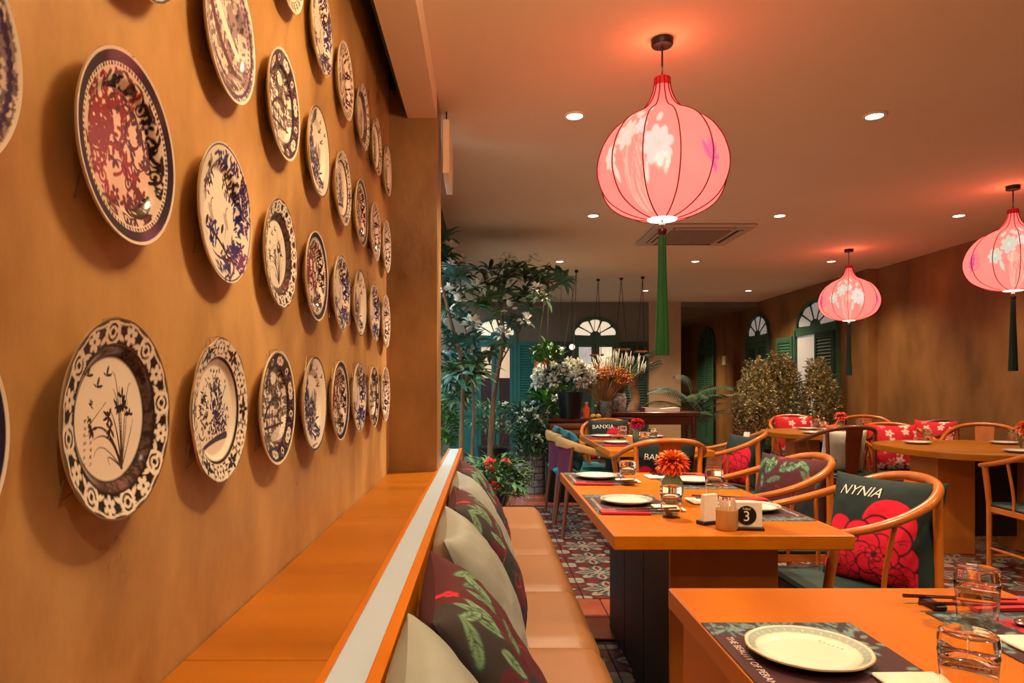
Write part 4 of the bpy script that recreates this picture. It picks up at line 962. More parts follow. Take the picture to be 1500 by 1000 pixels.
def setting(side, cx, cy, z, where, glass=None, nap=None, plate=(0, 0), sticks=-.205, matx=0, full=True, dish=True, text=True):
    """side +1: diner sits on the -X side; -1: rotated half a turn"""
    rz = 0 if side > 0 else PI; P = lambda dx, dy: (cx + side * dx, cy + side * dy, z)
    m = inst('placemat', MATME, None, P(0.0 + matx, -.01)[:2] + (z + .0014,), (0, 0, rz)); tag(m, f'printed maroon placemat {where}', 'placemat', 'printed placemats')
    if text:
        q = inst('lettering', MATTXT, m, (-.118, .01, .0003), (0, 0, -PI / 2))
    if dish: tag(inst('dinner_plate', DISH, None, P(*plate)[:2] + (z + .0017,), (0, 0, rz)), f'cream porcelain plate {where}', 'plate', 'dinner plates')
    gx, gy = glass or (.10, -.27)
    tag(inst('tumbler', GLASS, None, P(gx, gy)), f'upturned clear tumbler {where}', 'glass', 'upturned tumblers')
    nx, ny = nap or (.13, -.12)
    tag(inst('napkin', NAP, None, P(nx, ny)[:2] + (z + .002,), (0, 0, rz + .02)), f'folded cream napkin {where}', 'napkin', 'paper napkins')
    t = thing('chopstick_set', f'chopsticks in red paper sleeve {where}', 'chopsticks', P(.0, sticks), rz, 'chopstick sets')
    for k, dy in enumerate((-.02, .02)): inst('chopstick', STICK, t, (.03, dy, .006), (0, 0, .05 * (1 if k else -1))); inst('paper_sleeve', SLEEVE, t, (-.02, dy, 0), (0, 0, .05 * (1 if k else -1)))
    inst('chopstick_rest', REST, t, (.105, 0, 0))
setting(1, .560, 1.115, TZ, 'at the front of the foreground table', glass=(.127, -.145), nap=(.098, -.10), plate=(-.016, .035), sticks=-.26)
setting(-1, 1.03, 1.155, TZ, 'at the right edge of the foreground table', glass=(.085, -.155), nap=(.06, -.02), sticks=-.255, dish=False)
tag(inst('spoon', SPOON, None, (1.035, 1.30, TZ), (0, 0, .3)), 'steel spoon on the foreground table at the right edge', 'spoon')
setting(1, .547, 2.640, TZ, 'near left of the number card table')
setting(1, .547, 3.345, TZ, 'far left of the number card table', glass=(.11, -.21))
setting(-1, .978, 2.50, TZ, 'near right of the number card table', glass=(.03, -.32), nap=(.13, -.17))
setting(-1, .978, 3.20, TZ, 'far right of the number card table', glass=(.058, -.20), nap=(.13, -.17))
setting(1, 1.02, 5.30, TZ, 'near left of the middle table', glass=(.16, -.25), text=False)
setting(1, 1.02, 5.95, TZ, 'far left of the middle table', glass=(.14, -.20), text=False)
setting(-1, 1.45, 5.90, TZ, 'far right of the middle table', text=False)
setting(-1, 1.45, 5.22, TZ, 'near right of the middle table', text=False)
for x, y, w in ((3.36, 5.30, 'at the left end of the right table'), (3.62, 4.62, 'at the front of the right table'), (4.02, 5.28, 'at the back of the right table'), (3.30, 6.98, 'at the back of the farthest table'), (3.62, 6.75, 'at the right of the farthest table'), (3.08, 6.40, 'at the front of the farthest table')):
    tag(inst('dinner_plate', DISH, None, (x, y, TZ)), f'cream porcelain plate {w}', 'plate', 'dinner plates')
    tag(inst('tumbler', GLASS, None, (x + .14, y + .10, TZ)), f'upturned clear tumbler {w}', 'glass', 'upturned tumblers')

# number card, toothpick cup, napkin holder, dahlia vase
t = thing('number_card', 'cream table card with black disc reading 3', 'sign', (.835, 2.165, TZ), R(-8))
MB().rbox(-.042, .042, -.006, .006, .008, .088, .002).obj('card', M_white, t, 0)
MB().rbox(-.046, .046, -.02, .02, 0, .010, .002).obj('base', M_darkpanel, t, 0)
d = MB().lathe([(.001, -.0008), (.030, -.0008), (.030, .0008), (.001, .0008)], 40, M=Matrix.Translation((-.006, -.007, .046)) @ Matrix.Rotation(PI / 2, 4, 'X')).obj('disc', mat('card_black', (26, 12, 14), .5), t, 30)
inst('numeral', text_mesh('3', .046, mat('white_print', (226, 220, 204), .8), .0003), d, (-.006, -.0085, .042), (PI / 2, 0, 0))
inst('lettering', text_mesh('TABLE', .009, mat('white_print', (226, 220, 204), .8), .0003), d, (-.006, -.0085, .066), (PI / 2, 0, 0))
t = thing('toothpick_cup', 'ribbed glass cup of paper wrapped toothpicks beside the number card', 'cup', (.768, 2.165, TZ))
MB().lathe([(.001, 0), (.030, 0), (.034, .008), (.035, .064), (.033, .066), (.031, .062), (.030, .006), (.001, .005)], 30).obj('cup', mat('amber_glass', (226, 176, 110), .12, trans=.45), t, 30)
r = random.Random(2)
for k in range(26):
    a = r.uniform(0, 6.28); q = .024 * r.random() ** .5; x, y = q * math.cos(a), q * math.sin(a)
    MB().tube([(x * .7, y * .7, .006), (x * 1.1, y * 1.1, .096 + r.uniform(-.006, .006))], .0022, 5).obj('toothpick', mat('wrapped_toothpick', (240, 206, 184), .7), t)
t = thing('napkin_holder', 'cream folded napkins in a low dark holder by the toothpicks', 'napkin holder', (.742, 2.255, TZ), R(24))
MB().prism([(-.032, .012), (.032, .012), (.028, .098), (-.028, .098)], -.008, .008).obj('napkin_stack', M_napkin, t, 0)
MB().prism([(-.034, .012), (.034, .012), (.012, .098), (-.034, .098)], -.014, -.009).obj('folded_napkin', M_napkin, t, 0)
MB().rbox(-.04, .04, -.02, .02, 0, .012, .002).obj('base', M_black, t, 0)
def petals(n, l, w, lift, r, z0, curl=.3):
    b = MB()
    for k in range(n):
        a = 2 * PI * k / n + r.uniform(-.15, .15); e = lift + r.uniform(-.1, .1); vs = []; fs = []
        for i in range(5):
            s = i / 4; ww = w * (math.sin(PI * min(.98, s * .85 + .12)) ** .8); rad = l * s * math.cos(e - curl * s); zz = z0 + l * s * math.sin(e - curl * s * 1.2)
            for q in (-1, 0, 1):
                vs.append((rad * math.cos(a) - q * ww / 2 * math.sin(a), rad * math.sin(a) + q * ww / 2 * math.cos(a), zz + abs(q) * ww * .25))
        fs = [(i * 3 + q, i * 3 + q + 1, i * 3 + q + 4, i * 3 + q + 3) for i in range(4) for q in (0, 1)]; b.add(vs, fs)
    return b
def dahlia(name, label, loc, s, cols, vase=True, stem=.10):
    t = thing(name, label, 'flower vase', loc); r = random.Random(5); zf = stem
    lay = [(22, .060, .017, .0, 0), (22, .060, .016, .28, 1), (22, .058, .016, .56, 0), (20, .055, .015, .84, 2), (16, .052, .014, 1.1, 0), (12, .048, .013, 1.35, 1), (22, .058, .016, -.3, 1), (20, .052, .015, -.65, 0)]
    for n, l, w, e, ci in lay: petals(n, l * s, w * s, e, r, zf, .25).obj('petals', cols[ci], t, 170, recalc=False)
    MB().ball((0, 0, zf), .014 * s, 8, 5).obj('flower_heart', cols[1], t)
    MB().tube([(0, 0, .01), (0, 0, zf)], .003, 6).obj('stem', M_leafm, t)
    if vase:
        pr = [(.001, 0), (.026, 0), (.034, .02), (.036, .045), (.033, .065), (.024, .08), (.022, .088), (.020, .088), (.022, .078), (.030, .062), (.032, .045), (.030, .02), (.022, .005), (.001, .005)]
        MB().lathe([(q * s, z * s) for q, z in pr], 40, rfun=lambda a: 1 + .03 * math.cos(a * 12)).obj('vase', mat('green_pressed_glass', (150, 170, 130), .12, trans=.7, bump=.6, bscale=120.), t, 60)
    return t
M_or = mat('orange_petal', (250, 142, 40), .6, var=(240, 104, 30), scale=20.); M_co = mat('coral_petal', (226, 52, 60), .6); M_ye = mat('yellow_petal', (238, 176, 84), .6)
M_ma = mat('magenta_petal', (200, 24, 70), .6); M_pi = mat('salmon_petal', (250, 150, 120), .6)
dahlia('dahlia_vase', 'orange dahlia in a green glass vase on the number card table', (.742, 2.70, TZ), 1.2, (M_or, mat('red_orange_petal', (234, 80, 52), .6), M_ye), stem=.150)
dahlia('gerbera_vase', 'orange and magenta flowers in a small vase on the middle table', (1.24, 5.55, TZ), 1.1, (M_ma, M_ma, M_or), stem=.14)
dahlia('gerbera_vase', 'coral gerbera in a small vase on the farthest table', (3.44, 6.60, TZ), 1.1, (M_pi, M_co, M_pi), stem=.15)
dahlia('gerbera_vase', 'orange flower vase at the right picture edge', (3.92, 4.95, TZ), 1.1, (M_or, M_pi, M_or), stem=.15)
t = thing('fruit_bowl', 'wide bowl of small orange fruit on the farthest table', 'bowl', (3.30, 6.45, TZ))
MB().lathe([(.001, 0), (.05, 0), (.11, .04), (.108, .042), (.045, .006), (.001, .006)], 28).obj('bowl', M_porc, t)
r = random.Random(3)
for k in range(16):
    a = r.uniform(0, 6.28); q = .075 * r.random() ** .5; MB().ball((q * math.cos(a), q * math.sin(a), .045 + r.uniform(0, .02)), .02, 8, 6).obj('fruit', mat('small_orange_fruit', (226, 84, 30), .5), t)
# ------------------------------------------------------------------ flower counter and console
t = thing('log_counter', 'counter faced with stacked split logs under the flowers', 'counter', (.98, 7.70, 0))
M_log = mat('split_log', (150, 88, 44), .55, var=(112, 60, 28), scale=6., stretch=(.2, 1, 1), bump=.3, bscale=30.)
MB().box(-.24, .26, -.13, .25, 0, .80).obj('core', M_darkpanel, t, 0)
r = random.Random(4); z = .05
k = 0
while z < .78:
    h = .045; MB().tube([(-.26, -.14, z), (-.1, -.145 + r.uniform(-.006, .006), z + r.uniform(-.004, .004)), (.27, -.14, z)], [h * .96, h * 1.02], 10).obj('log', M_log, t, 60); z += .088
MB().rbox(-.28, .30, -.20, .28, .80, .835, .004).obj('counter_top', M_redwood, t, 0)
CT = .836
t = thing('console_table', 'dark red wood console table holding the open book', 'table', (1.92, 8.0, 0))
MB().rbox(-.60, .55, -.20, .22, .85, .895, .006).obj('table_top', M_redwood, t, 0)
MB().rbox(-.56, .51, -.18, -.15, .75, .85, .004).obj('apron', M_redwood, t, 0)
for x in (-.54, .49):
    for y in (-.16, .18): MB().tube([(x, y, 0), (x, y, .4), (x, y, .85)], [.020, .028], 8).obj('leg', M_redwood, t, 60)
CN = .896
t = thing('open_book', 'open book with red cover on the dark console', 'book', (2.04, 7.93, CN))
MB().prism([(-.20, .004), (0, .004), (0, .03), (-.012, .034), (-.19, .052), (-.2, .05)], -.10, .10).obj('page_block', M_white, t, 0)
MB().prism([(.20, .004), (.2, .05), (.19, .052), (.012, .034), (0, .03), (0, .004)], -.10, .10).obj('page_block', M_white, t, 0)
MB().prism([(-.215, 0), (.215, 0), (.215, .046), (.208, .046), (.203, .004), (-.203, .004), (-.208, .046), (-.215, .046)], -.11, .11).obj('cover', mat('red_book_cloth', (140, 20, 26), .7), t, 0)
def pot(parent, m, prof, seg=28): return MB().lathe(prof, seg).obj('pot', m, parent, 40)
def soil(parent, r, z): MB().lathe([(.001, z - .02), (r, z - .02), (r, z), (.001, z + .01)], 20).obj('soil', M_soil, parent)
# foliage parts --------------------------------------------------
def leaf_vs(l, w, az, el, droop, o=(0, 0, 0), n=4, fold=.25):
    vs = []; fs = []; x, y, z = o
    for i in range(n + 1):
        s = i / n; e = el - droop * s; ww = w * max(.04, math.sin(PI * (.08 + .90 * s)) ** .75)
        cx = x + math.cos(az) * l * s * math.cos(el - droop * s / 2); cy = y + math.sin(az) * l * s * math.cos(el - droop * s / 2); cz = z + l * s * math.sin(el - droop * s / 2)
        sx, sy = -math.sin(az), math.cos(az)
        vs += [(cx + sx * ww / 2, cy + sy * ww / 2, cz + ww * fold), (cx, cy, cz), (cx - sx * ww / 2, cy - sy * ww / 2, cz + ww * fold)]
    fs = [(i * 3 + q, i * 3 + q + 1, i * 3 + q + 4, i * 3 + q + 3) for i in range(n) for q in (0, 1)]
    return vs, fs
def rosette(n, l, w, m, seed, el=.5, droop=1.1):
    r = random.Random(seed); b = MB()
    for k in range(n):
        b.add(*leaf_vs(l * r.uniform(.75, 1.1), w, k * 2.399 + r.uniform(-.2, .2), el + r.uniform(-.5, .5), droop * r.uniform(.6, 1.3)))
    return b.mesh('leaf_rosette', m, 170, recalc=False)
ROS = [rosette(13, .17, .040, M_leafd, 1), rosette(12, .16, .042, M_leafd, 2, .3, .9), rosette(14, .15, .038, M_leafm, 3)]
ROSB = [rosette(13, .17, .040, M_leafblue, 4), rosette(12, .16, .042, M_leafblue, 5, .2, .9)]
def bloom_mesh(seed, rad, m=M_petal, n=26):
    r = random.Random(seed); b = MB()
    for k in range(n):
        a = r.uniform(0, 6.28); e = r.uniform(-.2, 1.5); p = (rad * .5 * math.cos(a) * math.cos(e), rad * .5 * math.sin(a) * math.cos(e), rad * .45 * math.sin(e))
        b.add(*leaf_vs(rad * .8, rad * .4, a, e, .6, p, 3))
    return b.mesh('flower_head', m, 170, recalc=False)
BLM = [bloom_mesh(1, .075), bloom_mesh(2, .07)]
def tree(name, label, base, stems, tips, ros, flowers, seed, potm=True, s=1.0):
    t = thing(name, label, 'tree', base); r = random.Random(seed)
    for P, r0, r1 in stems: MB().tube(catmull(P, 5), [r0, r1], 8).obj('trunk', M_bark, t, 60)
    for k, p in enumerate(tips):
        inst('leaf_rosette', ros[k % len(ros)], t, p, (r.uniform(-.5, .5), r.uniform(-.5, .5), r.uniform(0, 6.28)), s * r.uniform(.85, 1.2))
    for k, p in enumerate(flowers): inst('flower_head', BLM[k % 2], t, p, (r.uniform(-.4, .4), r.uniform(-.4, .4), r.uniform(0, 6)), r.uniform(.8, 1.15))
    return t
def rel(px, py, Y, b): q = at(px, py, Y); return (q[0] - b[0], q[1] - b[1], q[2] - b[2])
r = random.Random(77)
# flowering tree in black tub
B = (.04, 6.35, 0)
def sp(L, Y, dj=.25): return [rel(x + r.uniform(-3, 3), y + r.uniform(-3, 3), Y + r.uniform(-dj, dj), B) for x, y in L]
tipsA = sp([(676, 408), (700, 400), (690, 425), (716, 396), (722, 415), (738, 393), (745, 410), (736, 430), (760, 395), (768, 405), (782, 398), (790, 415), (800, 402), (815, 400), (806, 425), (795, 435), (750, 440), (712, 440), (770, 432), (778, 452), (700, 452), (668, 430), (662, 455), (730, 460), (748, 478), (760, 468), (786, 440), (822, 410), (722, 520), (735, 505)], 6.3)
floA = sp([(742, 383), (782, 384), (789, 422), (708, 418), (676, 418), (772, 470), (790, 440), (745, 455), (700, 425), (755, 405), (676, 385), (733, 492)], 6.2)
tree('flowering_tree', 'tall white flowered tree reaching the ceiling at the back left', B,
     [([(0, 0, .25), (.02, 0, .8), (.06, .02, 1.2), (.13, 0, 1.65), (.09, 0, 2.05), (.1, .02, 2.2)], .028, .012), ([(.13, 0, 1.62), (.06, .02, 1.85), (-.06, 0, 2.05)], .012, .008), ([(.1, 0, 1.95), (.3, .0, 2.06), (.5, .0, 2.14), (.66, 0, 2.18)], .010, .006), ([(.09, 0, 2.0), (.28, .02, 2.2)], .010, .006), ([(.06, 0, 1.95), (-.2, 0, 2.08), (-.3, 0, 2.12)], .009, .006), ([(.1, .02, 1.4), (.3, 0, 1.75)], .008, .005)],
     tipsA, ROS, floA, 5)
t = thing('black_tub', 'black round tub at the foot of the flowering tree', 'planter', (.12, 6.42, 0)); t.location = (.06, 6.35, 0)
pot(t, M_pot, [(.001, 0), (.13, 0), (.17, .28), (.175, .30), (.165, .30), (.155, .28), (.001, .27)]); soil(t, .15, .285)
# dark tree tight behind the pier
B = (-.16, 5.2, 0)
tipsB = sp([(652, 352), (655, 375), (660, 395), (650, 410), (662, 430), (655, 450), (668, 470), (652, 480), (660, 500), (672, 520), (650, 520), (664, 540), (676, 500), (690, 520), (684, 545), (695, 500), (655, 560), (700, 535), (648, 545), (672, 550), (650, 435), (668, 410), (684, 470)], 5.2, .3)
floB = sp([(656, 362), (670, 442), (690, 478), (652, 430), (662, 392)], 5.1)
tree('slender_tree', 'dark slender tree tight behind the plaster pier', B, [([(0, 0, .1), (-.02, 0, .7), (-.01, 0, 1.3), (-.10, 0, 1.7), (-.2, 0, 2.1), (-.26, 0, 2.3)], .020, .008), ([(-.02, 0, 1.1), (.06, 0, 1.4), (.04, 0, 1.6)], .010, .006)], tipsB, ROSB + [ROS[0]], floB, 6)
t = thing('dark_tub', 'dark tub of the slender tree behind the bench end', 'planter', (-.16, 5.2, 0))
pot(t, M_pot, [(.001, 0), (.12, 0), (.15, .24), (.15, .26), (.135, .26), (.001, .24)]); soil(t, .13, .25)
B = (-.09, 5.6, 0)
tree('young_tree', 'thin stemmed young tree before the teal door', B, [([(0, 0, 0), (-.02, 0, .5), (0, .02, 1.0), (-.02, 0, 1.36)], .014, .009)], sp([(690, 545), (686, 535), (697, 540), (690, 520), (696, 525), (684, 552), (700, 548)], 5.6, .1), ROS, sp([(684, 525)], 5.6), 7)
B = (-.20, 6.0, 0)
tree('young_tree', 'thin stemmed young tree beside the louvred shutter', B, [([(0, 0, 0), (.01, 0, .5), (0, .02, 1.0), (.01, 0, 1.32)], .014, .009)], sp([(675, 560), (670, 570), (682, 575), (676, 590), (668, 585), (684, 565)], 6.0, .1), ROS, [], 8)
# generic leafy plants
def leafy(name, label, loc, n, rx, ry, rz, l, w, m, seed, z0=0, cat='plant', flow=0, el=(.0, 1.2), fm=M_petal, fr=.05):
    t = thing(name, label, cat, loc); r = random.Random(seed); b = MB()
    for k in range(n):
        a = r.uniform(0, 6.28); e = math.asin(r.uniform(-.6, 1)); q = r.uniform(.55, 1)
        p = (rx * q * math.cos(a) * math.cos(e), ry * q * math.sin(a) * math.cos(e), z0 + rz + rz * q * math.sin(e))
        b.add(*leaf_vs(l * r.uniform(.6, 1.2), w * r.uniform(.7, 1.2), a + r.uniform(-.8, .8), r.uniform(*el), r.uniform(.3, 1.2), p, 3))
    o = b.obj('foliage', m, t, 170, recalc=False); o['kind'] = 'stuff'
    st = MB()
    for k in range(max(5, int(n / 60))):
        a = r.uniform(0, 6.28); st.tube([(.02 * math.cos(a), .02 * math.sin(a), z0 * .6), (rx * .6 * math.cos(a), ry * .6 * math.sin(a), z0 + rz * r.uniform(.8, 1.5))], .005, 5)
    o = st.obj('stems', M_bark, t, 60); o['kind'] = 'stuff'
    fm_ = [bloom_mesh(seed + 50, fr, fm)] if flow else None
    for k in range(flow):
        a = r.uniform(0, 6.28); e = math.asin(r.uniform(-.3, 1)); p = (rx * math.cos(a) * math.cos(e), ry * math.sin(a) * math.cos(e), z0 + rz + rz * math.sin(e))
        inst('flower_head', fm_[0], t, p, (r.uniform(-.6, .6), r.uniform(-.6, .6), 0), r.uniform(.7, 1.2))
    return t
leafy('white_flower_bush', 'mass of white flowers in the black pot on the log counter', (.90, 7.62, CT), 420, .32, .22, .18, .09, .035, M_leafd, 11, .25, 'flowers', 70, fr=.065)
t = thing('flower_pot', 'big black pot of white flowers on the log counter', 'pot', (.95, 7.60, CT)); pot(t, M_pot, [(.001, 0), (.115, 0), (.142, .27), (.146, .29), (.135, .29), (.125, .27), (.001, .26)]); soil(t, .12, .275)
leafy('leafy_fern', 'dense green bush left of the log counter', (.50, 7.25, 0), 520, .17, .18, .36, .12, .04, M_leafd, 12, .22, 'plant', 14)
leafy('leafy_fern', 'bright green leafy plant above the hanging tray', (.68, 7.35, 1.36), 160, .15, .13, .15, .11, .045, M_leafb, 13, 0, 'plant')
leafy('leafy_fern', 'blue green ferns spilling from the brick planter', (.50, 7.7, .60), 420, .24, .2, .20, .12, .035, M_leafblue, 14, 0, 'plant', 10, fr=.04)
leafy('ground_plant', 'small variegated plant behind the far end of the banquette', (.06, 4.72, 0), 420, .24, .18, .17, .10, .034, M_leafm, 15, .36, 'plant', 6, fm=M_co, fr=.035)
leafy('courtyard_bush', 'bright courtyard bush glimpsed beside the pier', (-.66, 9.4, 0), 500, .28, .4, .6, .16, .05, M_leafb, 16, .02, 'plant')
leafy('leafy_fern', 'green climbing leaves in front of the teal door', (.12, 8.9, 0), 240, .30, .2, .34, .13, .035, M_leafm, 17, .35, 'plant', 6)
leafy('leafy_fern', 'large bright leaves behind the white flowers', (.82, 8.3, .5), 160, .22, .15, .40, .2, .10, M_leafb, 18, 0, 'plant', 8)
t = thing('black_planter', 'tall black square planter behind the carved armchairs', 'planter', (.82, 7.15, 0))
MB().rbox(-.17, .17, -.15, .15, 0, .52, .01).obj('pot', M_pot, t, 0); MB().box(-.15, .15, -.13, .13, .50, .525).obj('soil', M_soil, t, 0)
t = thing('black_tub', 'black tub standing in front of the teal door', 'planter', (.12, 8.9, 0))
pot(t, M_pot, [(.001, 0), (.17, 0), (.22, .38), (.225, .40), (.21, .40), (.001, .37)]); soil(t, .2, .385)
# brick planter
t = thing('brick_planter', 'round planter of small white bricks beside the black planter', 'planter', (.52, 7.72, 0))
MB().lathe([(.001, 0), (.150, 0), (.150, .60), (.13, .60), (.13, .56), (.001, .56)], 24).obj('core', mat('dark_mortar', (60, 58, 56), .9), t)
soil(t, .125, .575)
bk = []
for rr_ in range(8):
    for k in range(9):
        a0_ = 2 * PI * (k + (.5 if rr_ % 2 else 0)) / 9 + .035; a1_ = a0_ + 2 * PI / 9 - .07; z0_ = .005 + rr_ * .0745; pts = []
        if rr_ == 0 and k == 0 or True:
            vs = []
            for q in range(4):
                a = a0_ + (a1_ - a0_) * q / 3
                for rad in (.146, .166):
                    for zz in (z0_, z0_ + .064): vs.append((rad * math.cos(a), rad * math.sin(a), zz))
            fs = []
            for q in range(3):
                o_ = q * 4; fs += [(o_, o_ + 4, o_ + 5, o_ + 1), (o_ + 2, o_ + 3, o_ + 7, o_ + 6), (o_, o_ + 2, o_ + 6, o_ + 4), (o_ + 1, o_ + 5, o_ + 7, o_ + 3)]
            fs += [(0, 1, 3, 2), (12, 14, 15, 13)]; MB().add(vs, fs).obj('brick', mat('whitewashed_brick', (164, 164, 160), .8, var=(120, 120, 118), scale=12.), t, 0)
# vases on the counter and console
M_vase = mat('blue_white_jar', (206, 196, 182), .25, var=(60, 62, 74), scale=26., coat=.3)
t = thing('ceramic_jar', 'blue and white ceramic jar holding white plumes', 'vase', (1.55, 7.95, CN)); pot(t, M_vase, [(.001, 0), (.07, 0), (.095, .06), (.10, .16), (.085, .215), (.075, .22), (.06, .21), (.001, .2)])
def spray(name, label, loc, n, h, sp_, m_stem, m_top, seed, top='plume'):
    t = thing(name, label, 'flowers', loc); r = random.Random(seed); sb = MB(); tb = MB()
    for k in range(n):
        a = r.uniform(0, 6.28); q = sp_ * r.random() ** .5; hh = h * r.uniform(.8, 1.05) * (1 - .25 * (q / sp_) ** 2); tip = Vector((q * math.cos(a), q * .7 * math.sin(a), hh))
        sb.tube([(0, 0, .0), tuple(tip * .5 + Vector((0, 0, hh * .1))), tuple(tip)], .0025, 4, cap=False)
        if top == 'plume': tb.tube([tuple(tip - Vector((0, 0, .02))), tuple(tip + Vector((math.cos(a) * .02, math.sin(a) * .02, .07)))], [.008, .002], 5)
        else:
            for j in range(4):
                o_ = tip + Vector((r.uniform(-.03, .03), r.uniform(-.03, .03), r.uniform(-.03, .02))); tb.add(*petals(5, .030, .020, .3, r, 0).__dict__.values(), M=Matrix.Translation(o_))
    o = sb.obj('stems', m_stem, t, 60); o['kind'] = 'stuff'; o = tb.obj('blossoms', m_top, t, 170, recalc=False); o['kind'] = 'stuff'
    return t
spray('plume_bouquet', 'fan of white plumes in the ceramic jar', (1.55, 7.95, CN + .15), 80, .50, .32, M_leafm, M_petal, 3)
spray('dried_bouquet', 'bunch of dried orange flowers behind the tumbler vase', (1.36, 7.85, CT + .08), 120, .50, .36, mat('dry_stem', (176, 124, 66), .8), mat('dried_orange_flower', (240, 170, 108), .8, var=(218, 136, 76), scale=30.), 4, 'f')
t = thing('ceramic_jar', 'dark brown jar of the dried orange flowers', 'vase', (1.36, 7.85, CN)); pot(t, M_redwood, [(.001, 0), (.05, 0), (.07, .05), (.06, .12), (.045, .14), (.035, .135), (.001, .1)])
t = thing('tumbler_vase', 'clear patterned glass vase at the front of the console', 'vase', (1.37, 7.72, CT)); MB().lathe([(.001, 0), (.055, 0), (.062, .02), (.07, .19), (.066, .19), (.058, .02), (.001, .015)], 24).obj('body', mat('frosted_glass', (200, 196, 180), .25, trans=.6, var=(120, 116, 96), scale=14.), t)
MB().rbox(-.30, .30, -.1, .1, -.032, 0, .004).obj('tray', M_redwood, t, 0)
for nm, lb, x, c_, h, w in (('glass_bottle', 'glowing orange bottle right of the black flower pot', 1.14, (236, 84, 20), .16, .034), ('glass_bottle', 'slim dark red bottle beside the orange one', 1.245, (110, 24, 22), .13, .020)):
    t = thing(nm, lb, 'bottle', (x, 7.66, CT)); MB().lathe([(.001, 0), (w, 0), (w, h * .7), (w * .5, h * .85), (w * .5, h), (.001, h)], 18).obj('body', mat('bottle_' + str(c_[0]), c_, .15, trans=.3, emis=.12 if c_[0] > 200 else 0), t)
    MB().lathe([(.001, h), (w * .55, h), (w * .55, h + .02), (.001, h + .02)], 14).obj('stopper', M_white, t)
for k, x in enumerate((1.20, 1.26)): 
    t = thing('lemon', ('yellow lemon left of its twin', 'yellow lemon nearest the glass vase')[k], 'fruit', (x, 7.57, CT + .002)); MB().ball((0, 0, .024), .026, 12, 8, (1.2, 1, .92)).obj('body', mat('lemon_skin', (226, 180, 60), .5), t); MB().tube([(.03, 0, .026), (.037, 0, .028)], .004, 5).obj('stem', M_leafm, t)
# palm with fronds
def frond_mesh(l, seed, m, n=22, w=.16):
    r = random.Random(seed); b = MB(); P = [Vector((l * s * math.cos(.9 - .9 * s), 0, l * s * math.sin(1.1 - .75 * s))) for s in [i / 10 for i in range(11)]]
    b.tube(P, [.006, .002], 5)
    for k in range(n):
        s = .15 + .85 * k / n; i = min(9, int(s * 10)); p = P[i].lerp(P[i + 1], s * 10 - i); ww = w * math.sin(PI * (.15 + .8 * s)) ** .7
        for sd in (-1, 1): b.add(*leaf_vs(ww * 1.3, .016, sd * (1.05 - .3 * s), .25, .9, tuple(p), 3))
    return b.mesh('frond', m, 170, recalc=False)
FR = [frond_mesh(.62, 1, mat('palm_leaf', (64, 96, 56), .5, var=(44, 72, 42), scale=10.)), frond_mesh(.55, 2, MATS['palm_leaf'])]
t = thing('potted_palm', 'feathery palm behind the dark console', 'palm', (2.70, 8.9, 0))
pot(t, M_pot, [(.001, 0), (.16, 0), (.2, .38), (.19, .40), (.001, .37)]); MB().tube([(0, 0, .36), (.01, 0, .7), (-.02, 0, .95)], [.05, .035], 8).obj('trunk', M_bark, t, 60)
for k in range(20): inst('frond', FR[k % 2], t, (0, 0, .62 + .022 * k), (random.uniform(-.2, .2), random.uniform(-.25, .2), k * 2.4), random.uniform(.8, 1.05))
t = thing('pale_sculpture', 'twisted pale trunk ornament behind the open book', 'ornament', (1.90, 8.75, 0))
MB().tube(catmull([(0, 0, 0), (.02, 0, .5), (-.03, 0, .8), (.03, 0, 1.0), (0, 0, 1.2), (.04, 0, 1.4)], 5), [.07, .06], 9).obj('stem', mat('pale_bark', (168, 132, 98), .7, var=(128, 96, 66), scale=12., bump=.3, bscale=20.), t, 60)
for k in range(12): inst('frond', FR[k % 2], t, (.03, 0, 1.15 + .02 * k), (0, random.uniform(-.35, .1), k * 2.4 + .5), .75)
# shrubs on the right
def shrub(label, potlabel, x, y, lobes, n, seed, ph=.40):
    t = thing('potted_shrub', label, 'shrub', (x, y, 0)); r = random.Random(seed); b1 = MB(); b2 = MB()
    tot = sum(a[3] * a[4] for a in lobes)
    for (cx, cy, cz, rx, rz) in lobes:
        for k in range(int(n * rx * rz / tot)):
            a = r.uniform(0, 6.28); e = math.asin(r.uniform(-.9, 1)); q = r.uniform(.6, 1.03) * (1 + .12 * math.sin(a * 3 + cz * 9) )
            p = (cx + rx * q * math.cos(a) * math.cos(e), cy + rx * .8 * q * math.sin(a) * math.cos(e), cz + rz * q * math.sin(e))
            (b1 if r.random() < .6 else b2).add(*leaf_vs(.05 * r.uniform(.7, 1.3), .03, a + r.uniform(-.9, .9), r.uniform(-.2, 1.3), r.uniform(0, .8), p, 2))
    o = b1.obj('foliage', mat('khaki_leaf', (168, 160, 104), .45, var=(124, 118, 70), scale=20.), t, 170, recalc=False); o['kind'] = 'stuff'
    o = b2.obj('pale_foliage', mat('cream_leaf', (240, 224, 184), .45, var=(206, 186, 140), scale=20.), t, 170, recalc=False); o['kind'] = 'stuff'
    MB().tube([(0, 0, ph - .03), (0, 0, lobes[0][2])], .02, 6).obj('trunk', M_bark, t)
    q = thing('square_pot', potlabel, 'pot', (x, y, 0)); MB().prism([(-.15, 0), (.15, 0), (.18, ph), (-.18, ph)], -.16, .16).obj('pot', M_pot, q, 0); MB().box(-.15, .15, -.13, .13, ph - .01, ph + .004).obj('soil', M_soil, q, 0)
shrub('variegated shrub left of the farthest table', 'black square pot under the left variegated shrub', 3.46, 8.75, [(-.02, 0, .95, .26, .42), (.03, 0, 1.35, .15, .20), (.05, .05, .72, .26, .25)], 3600, 21)
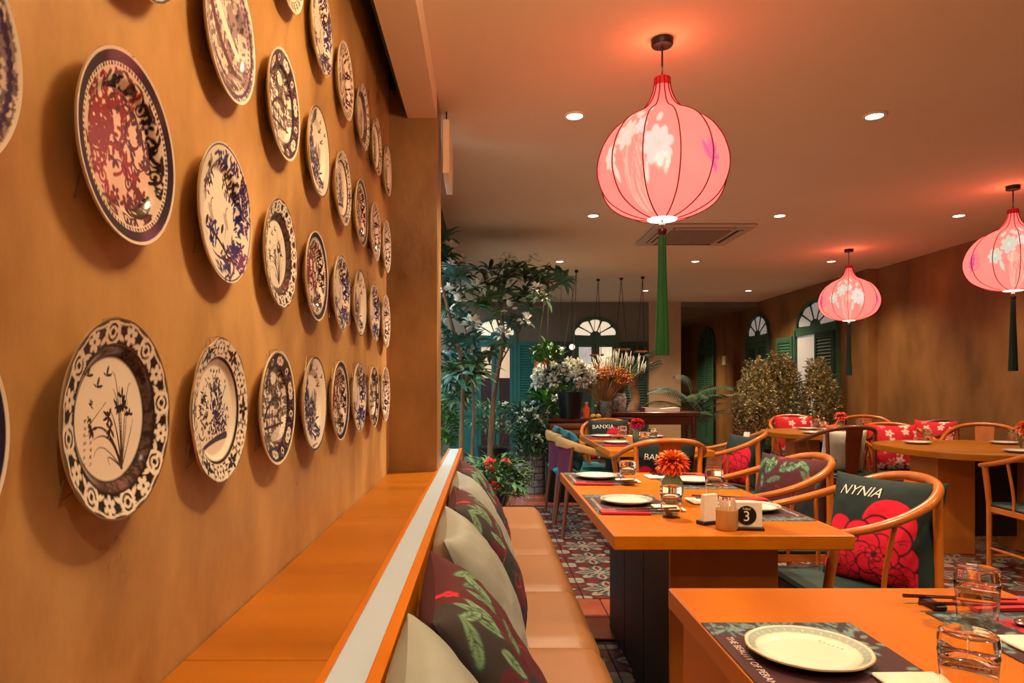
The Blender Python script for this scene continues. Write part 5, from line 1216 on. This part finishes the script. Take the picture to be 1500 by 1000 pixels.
shrub('variegated shrub in front of the closed shuttered window', 'black square pot under the middle variegated shrub', 3.86, 9.0, [(0, 0, 1.0, .30, .45), (.02, 0, 1.40, .20, .22), (.1, 0, 1.25, .2, .25)], 4200, 22)
shrub('variegated shrub nearest the open shuttered window', 'black square pot under the right variegated shrub', 4.20, 8.6, [(0, 0, .95, .24, .42), (0, 0, 1.34, .13, .2)], 3000, 23)
# hanging trays and pendants
def hanger(label, px, py, Y, w, lx, cat='hanging tray', planted=None):
    x, y, z = at(px, py, Y); t = thing('hanging_tray', label, cat, (x, y, 0), 0, 'wooden trays hung on cords')
    MB().rbox(-w / 2, w / 2, -.09, .09, z - .012, z + .012, .004).obj('tray', mat('tray_wood', (186, 112, 52), .5, var=(160, 90, 38), scale=8.), t, 0)
    for sx in (-1, 1): MB().tube([(sx * (w / 2 - .02), 0, z), (lx, 0, CEIL - .02)], .004, 5).obj('cord', M_rope, t)
    MB().lathe([(.002, -.03), (.02, -.03), (.024, 0), (.002, 0)], 12, (lx, 0, CEIL)).obj('ceiling_hook', M_black, t)
    return t
hanger('wooden tray hung in front of the far green door', 830, 544, 8.3, .19, .12)
hanger('wooden tray with orange box left of the white flowers', 792, 541, 8.0, .18, .10)
o = MB().rbox(-.07, .07, -.06, .06, 0, .12, .006).obj('planter_box', mat('orange_wood_box', (190, 96, 34), .5, var=(160, 76, 24), scale=8.)); o.location = (at(792, 541, 8.0)[0], 8.0, at(0, 541, 8.0)[2] + .0125); tag(o, 'small orange wood planter box on a hanging tray', 'box')
hanger('small tray hung high above the dried flowers', 874, 520, 9.0, .16, .02)
hanger('small tray hung above the white plumes', 910, 512, 8.9, .2, 0)
hanger('small tray hung beside the green tassel', 938, 515, 8.8, .14, .03)
for k, (px, py, Y) in enumerate(((822, 512, 8.6), (838, 508, 9.2))):
    x, y, z = at(px, py, Y); t = thing('pendant_bulb', ('glass bulb pendant above the white flowers', 'glass bulb pendant before the far green door')[k], 'lamp', (x, y, 0))
    MB().tube([(0, 0, z + .04), (0, 0, CEIL)], .003, 5).obj('cord', M_rope, t); MB().ball((0, 0, z), .04, 12, 8).obj('bulb', mat('bulb_glass', (255, 240, 220), .2, emis=.9), t); MB().lathe([(.002, 0), (.015, 0), (.015, .03), (.002, .03)], 10, (0, 0, z + .035)).obj('cap', M_black, t)
